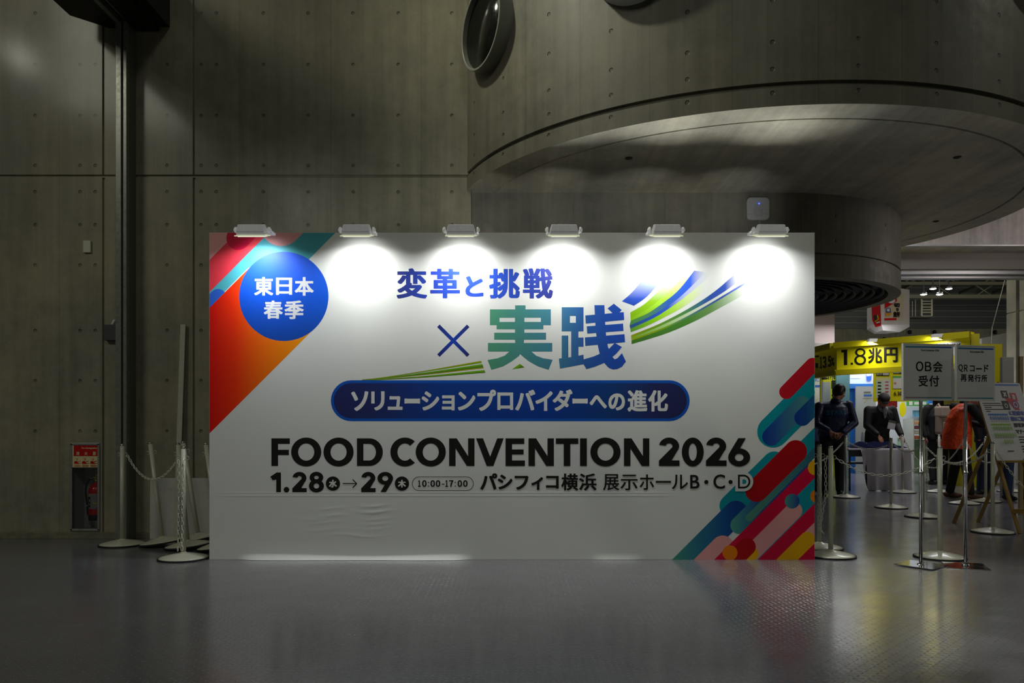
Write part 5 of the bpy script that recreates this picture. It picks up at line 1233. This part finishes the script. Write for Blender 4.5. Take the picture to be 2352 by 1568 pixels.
    kb.rings([[q0 + up * z_ + (rt * math.cos(2 * PI * k / 20) * r_ + fw * math.sin(2 * PI * k / 20) * r_ * 1.05) for k in range(20)] for z_, r_ in ((-.02, .088), (.045, .080), (.048, .070), (-.02, .070))])
    obj('collar', kb, coat_mat or _M['coat_' + coat], co)
    tb_ = MB()
    limb(tb_, [g_['hipL'], g_['hipR']], [.112, .112]); tb_.cap(pv + V((0, 0, -.03)), pv + V((0, 0, .08)), .135, .13, .78, sx_)
    for s_ in 'LR': limb(tb_, [g_['hip' + s_], g_['kn' + s_], g_['an' + s_] + V((0, 0, .005))], [.100, .073, .062])
    to = obj('trousers', tb_, mat('trousers_' + trousers, '#' + trousers, .8, var=.1), t); remesh(to, .012, 4)
    for s_ in 'LR':
        sb = MB(); a_ = g_['an' + s_]; f_ = V(J.get('toe', (0, -1, 0))).normalized(); q_ = V((a_.x, a_.y, .045))
        sb.cap(q_ - f_ * .05, q_ + f_ * .06, .044, .044, .95); sb.cap(q_ + f_ * .03 - V((0, 0, .008)), q_ + f_ * .155 - V((0, 0, .014)), .045, .032, .9); sb.cap(q_, q_ + V((0, 0, .05)), .044, .048)
        so = obj('shoe', sb, mat('shoe_' + shoes, '#' + shoes, .5), t); remesh(so, .010, 2)
        b2 = MB(); 
    return t, hp3, Rm
def joints(**k):
    J = dict(pelvis=(0, 0, .93), chest=(0, .01, 1.26), neck=(0, .015, 1.44), head=(0, 0, 1.585), shL=(-.185, .01, 1.40), shR=(.185, .01, 1.40), elL=(-.235, .02, 1.12), elR=(.235, .02, 1.12), wrL=(-.24, -.04, .87), wrR=(.24, -.04, .87),
             hipL=(-.09, 0, .90), hipR=(.09, 0, .90), knL=(-.10, -.01, .49), knR=(.10, -.01, .49), anL=(-.11, .01, .09), anR=(.11, .01, .09)); J.update(k); return J
def W(px, Y, z=0): return V(((px - CX) * Y / F, Y, z))
UP = (0, 0, -1)
# person seen from behind (local front = +y away from the camera when facing = back): poses are given with y away from camera
sp1 = W(1912, 12.15)
t1, h1, r1 = person('person seen from behind in a navy STAFF jacket, hands clasped behind the back', sp1, R(-10), joints(
    face=(.75, .66, 0), toe=(.1, 1, 0), neck=(.06, .02, 1.46), head=(.115, .05, 1.60), chest=(.02, 0, 1.27), shL=(-.19, .0, 1.39), shR=(.24, .02, 1.41), elL=(-.265, -.10, 1.12), elR=(.30, -.10, 1.13), wrL=(-.085, -.225, 1.00), wrR=(.095, -.225, .965), girth=.195),
    '141a3c', '101012', '141414', {'L': ((.75, -.1, -.65), (0, -1, 0), 1, .9), 'R': ((-.85, -.05, -.25), (0, -1, 0), -1, 1.1)}, vox=.0065, hem=.93, puff=1.08,
    coat_mat=mat('navy_nylon', '#18204a', .42, var=.1, scale=9, bump=.012))
# print on the back of the jacket
bp_ = MB(); bp_.fix = False
pr2 = Print(lambda x, y, o: V((-.13 + .29 * x, -.172 - o - .012 * math.sin(PI * x), 1.325 - .075 * y)), step=.001); pr2.text('STAFF', 0, 0, 1, 1, .02); pr2.put('back_print', ink('staff_blue', '#1f5a7c'), t1)
person('person mostly hidden at the right end of the sign board, blue jacket', W(1860, 12.9), R(20), joints(face=(-.3, -1, 0), elR=(.27, -.04, 1.12), wrR=(.25, -.12, .88)), '1d2c58', '141418', '141414', {'R': ((0, -.3, -1), (-1, 0, 0), 1, .5)})
t2, h2, r2 = person('person in a black padded coat with white name badge, head bowed over the table', W(2018, 13.85), 0, joints(
    neck=(-.01, -.14, 1.40), head=(-.025, -.245, 1.515), face=(-.10, -.85, -.52), chest=(0, -.06, 1.20), pelvis=(.0, .06, .90), shL=(-.215, -.08, 1.355), shR=(.215, -.06, 1.36), elL=(-.275, -.16, 1.08), elR=(.275, -.10, 1.09), wrL=(-.175, -.36, .915), wrR=(.225, -.36, .915),
    hipL=(-.09, .05, .88), hipR=(.09, .05, .88)), '121212', '1a1e38', '141414', {'L': ((.25, -.45, -.85), (0, .6, -.6), 1, .35), 'R': ((.0, -.5, -.75), (0, .6, -.6), -1, .6)}, vox=.0065, hem=.78, puff=1.15, hairshape='cap', hair=mat('dark_cap', '#26221f', .7))
b = MB(); b.cap(h2(-.05, .06, -.12), h2(.02, .10, -.20), .035, .025); b.cap(h2(.06, .04, -.10), h2(.02, .10, -.19), .035, .025); b.cap((.0, -.245, 1.36), (.0, -.235, 1.22), .05, .02, .5, (1, 0, 0)); o = obj('scarf', b, mat('pale_scarf', '#9a9aa4', .8), t2); remesh(o, .01, 2)
b = MB(); b.tube((.06, -.235, 1.33), (.085, -.285, 1.155), .005, n=6); b.tube((-.02, -.245, 1.33), (.075, -.285, 1.155), .005, n=6); obj('lanyard', b, mat('lanyard_navy', '#24284a', .6), t2)
b = MB(); rt_ = Matrix.Rotation(R(12), 3, 'Y'); b.box((.02, -.298, 1.02), (.15, -.290, 1.13), rot=rt_, org=(.085, -.29, 1.08)); b.mi = 1; b.box((.02, -.298, 1.13), (.15, -.290, 1.175), rot=rt_, org=(.085, -.29, 1.08)); obj('badge', b, [M_paper, mat('badge_olive', '#5a6048', .5)], t2)
person('small person in a grey vest far back beside the table', W(1968, 22.0), R(40), joints(face=(.7, .7, 0), toe=(0, 1, 0)), '5c6868', '3c4240', '1a1a1a', {'L': ((0, 0, -1), (1, 0, 0), 1, .5), 'R': ((0, 0, -1), (-1, 0, 0), -1, .5)}, vox=.014)
def backpack(t, c, s, m, name='backpack', flap=None):
    b = MB(); x, y, z = s; b.box(V(c) - V((x, y, z)), V(c) + V((x, y, z)), bev=min(s) * .55); 
    o = obj(name, b, m, t); 
    b = MB(); b.box(V((c[0] - x * .8, c[1] - y - .035, c[2] - z * .8)), V((c[0] + x * .8, c[1] - y + .01, c[2] - z * .05)), bev=.02); obj('front_pocket', b, m, o)
    for sg in (-1, 1):
        b = MB(); b.path([V((c[0] + sg * x * .55, c[1] - y * .2, c[2] + z * .8)), V((c[0] + sg * .12, c[1] + .06, c[2] + z + .06)), V((c[0] + sg * .13, c[1] + .2, c[2] + z * .9)), V((c[0] + sg * .13, c[1] + .26, c[2]))], .018, 8); obj('strap', b, m, o)
    if flap:
        b = MB(); b.box(V((c[0] - x * 1.02, c[1] - y - .045, c[2] + z * .30)), V((c[0] + x * 1.02, c[1] + y * .9, c[2] + z * 1.08)), bev=.03); obj('flap', b, flap, o)
    return o
t4, _, _ = person('far person with dark hair in a khaki coat carrying a black backpack', W(2084, 24.0), 0, joints(face=(0, 1, 0), toe=(0, 1, 0)), '70745a', '6a6e52', '1a1a1a', {'L': ((0, 0, -1), (1, 0, 0), 1, .5), 'R': ((0, 0, -1), (-1, 0, 0), -1, .5)}, vox=.014, hairshape='long', hem=.62, puff=1.15)
backpack(t4, (0, -.24, 1.13), (.16, .10, .26), mat('pack_black', '#121214', .6))
t5, _, _ = person('person in black carrying a beige backpack, below the OB panel', W(2154, 14.3), 0, joints(face=(0, 1, 0), toe=(-.2, 1, 0), elL=(-.27, .03, 1.10), elR=(.27, .03, 1.10), knL=(-.08, .06, .50), anL=(-.10, -.03, .09)), '15151a', '121216', '121212', {'L': ((0, .2, -1), (1, 0, 0), 1, .5), 'R': ((0, .2, -1), (-1, 0, 0), -1, .5)}, hairshape='long', puff=1.1)
backpack(t5, (.03, -.25, 1.16), (.18, .11, .25), mat('pack_beige', '#9a867c', .7), flap=mat('pack_beige_light', '#ac9a90', .7))
t6, h6, r6 = person('person in a bright orange vest over black sleeves, bending to the right', W(2204, 11.75), R(-8), joints(
    face=(.85, -.2, -.4), toe=(1, .1, 0), pelvis=(-.03, .02, .93), chest=(.0, 0, 1.24), neck=(.09, -.01, 1.41), head=(.19, -.02, 1.50), shL=(.0, .19, 1.38), shR=(.08, -.19, 1.36), elR=(.26, -.22, 1.13), wrR=(.42, -.06, 1.10), elL=(.22, .2, 1.13), wrL=(.40, .10, 1.08),
    hipL=(-.03, .09, .90), hipR=(-.03, -.09, .90), knL=(-.02, .10, .49), knR=(.05, -.11, .49), anL=(-.10, .10, .09), anR=(.10, -.12, .09), girth=.145), '17181c', '141414', '5a3a20', {'R': ((.9, .5, .0), (-.4, .8, 0), -1, .8), 'L': ((.9, -.3, .0), (-.3, -.8, 0), 1, .8)})
b = MB(); sd_ = V((.15, 1, 0))
b.trunk([(V((-.05, .01, .74)), .238, .85), (V((-.045, .01, .80)), .236, .86), (V((-.03, .01, .98)), .222, .86), (V((-.005, .005, 1.20)), .20, .82), (V((.035, 0, 1.33)), .19, .74), (V((.07, -.005, 1.40)), .13, .8), (V((.095, -.01, 1.43)), .085, 1)], sd_, .8)
o = obj('vest', b, mat('orange_vest', '#f04a06', .55, var=.14, scale=11, bump=.03), t6); remesh(o, .012, 3)
pr3 = Print(lambda x, y, o: V((-.235 + .02 * x, -.075 + .0 - .07 * x, 1.275 - .03 * y)) + V((-.012, -.02, 0)), step=.001)
person('person in dark clothes and blue jeans behind the left easel legs', W(2263, 12.4), R(30), joints(face=(.6, .5, -.3), toe=(.7, 1, 0), elR=(.25, -.08, 1.12), wrR=(.28, -.2, 1.0)), '1a1c26', '1c2844', '141414', {'R': ((.2, -.8, -.3), (0, 0, -1), 1, .7)})
person('person in blue jeans and black shoes behind the poster', W(2334, 11.4), R(-20), joints(face=(.4, .9, 0), toe=(.5, -1, 0)), '2a2e3a', '26385c', '121212', {'L': ((0, 0, -1), (1, 0, 0), 1, .5), 'R': ((0, 0, -1), (-1, 0, 0), -1, .5)})
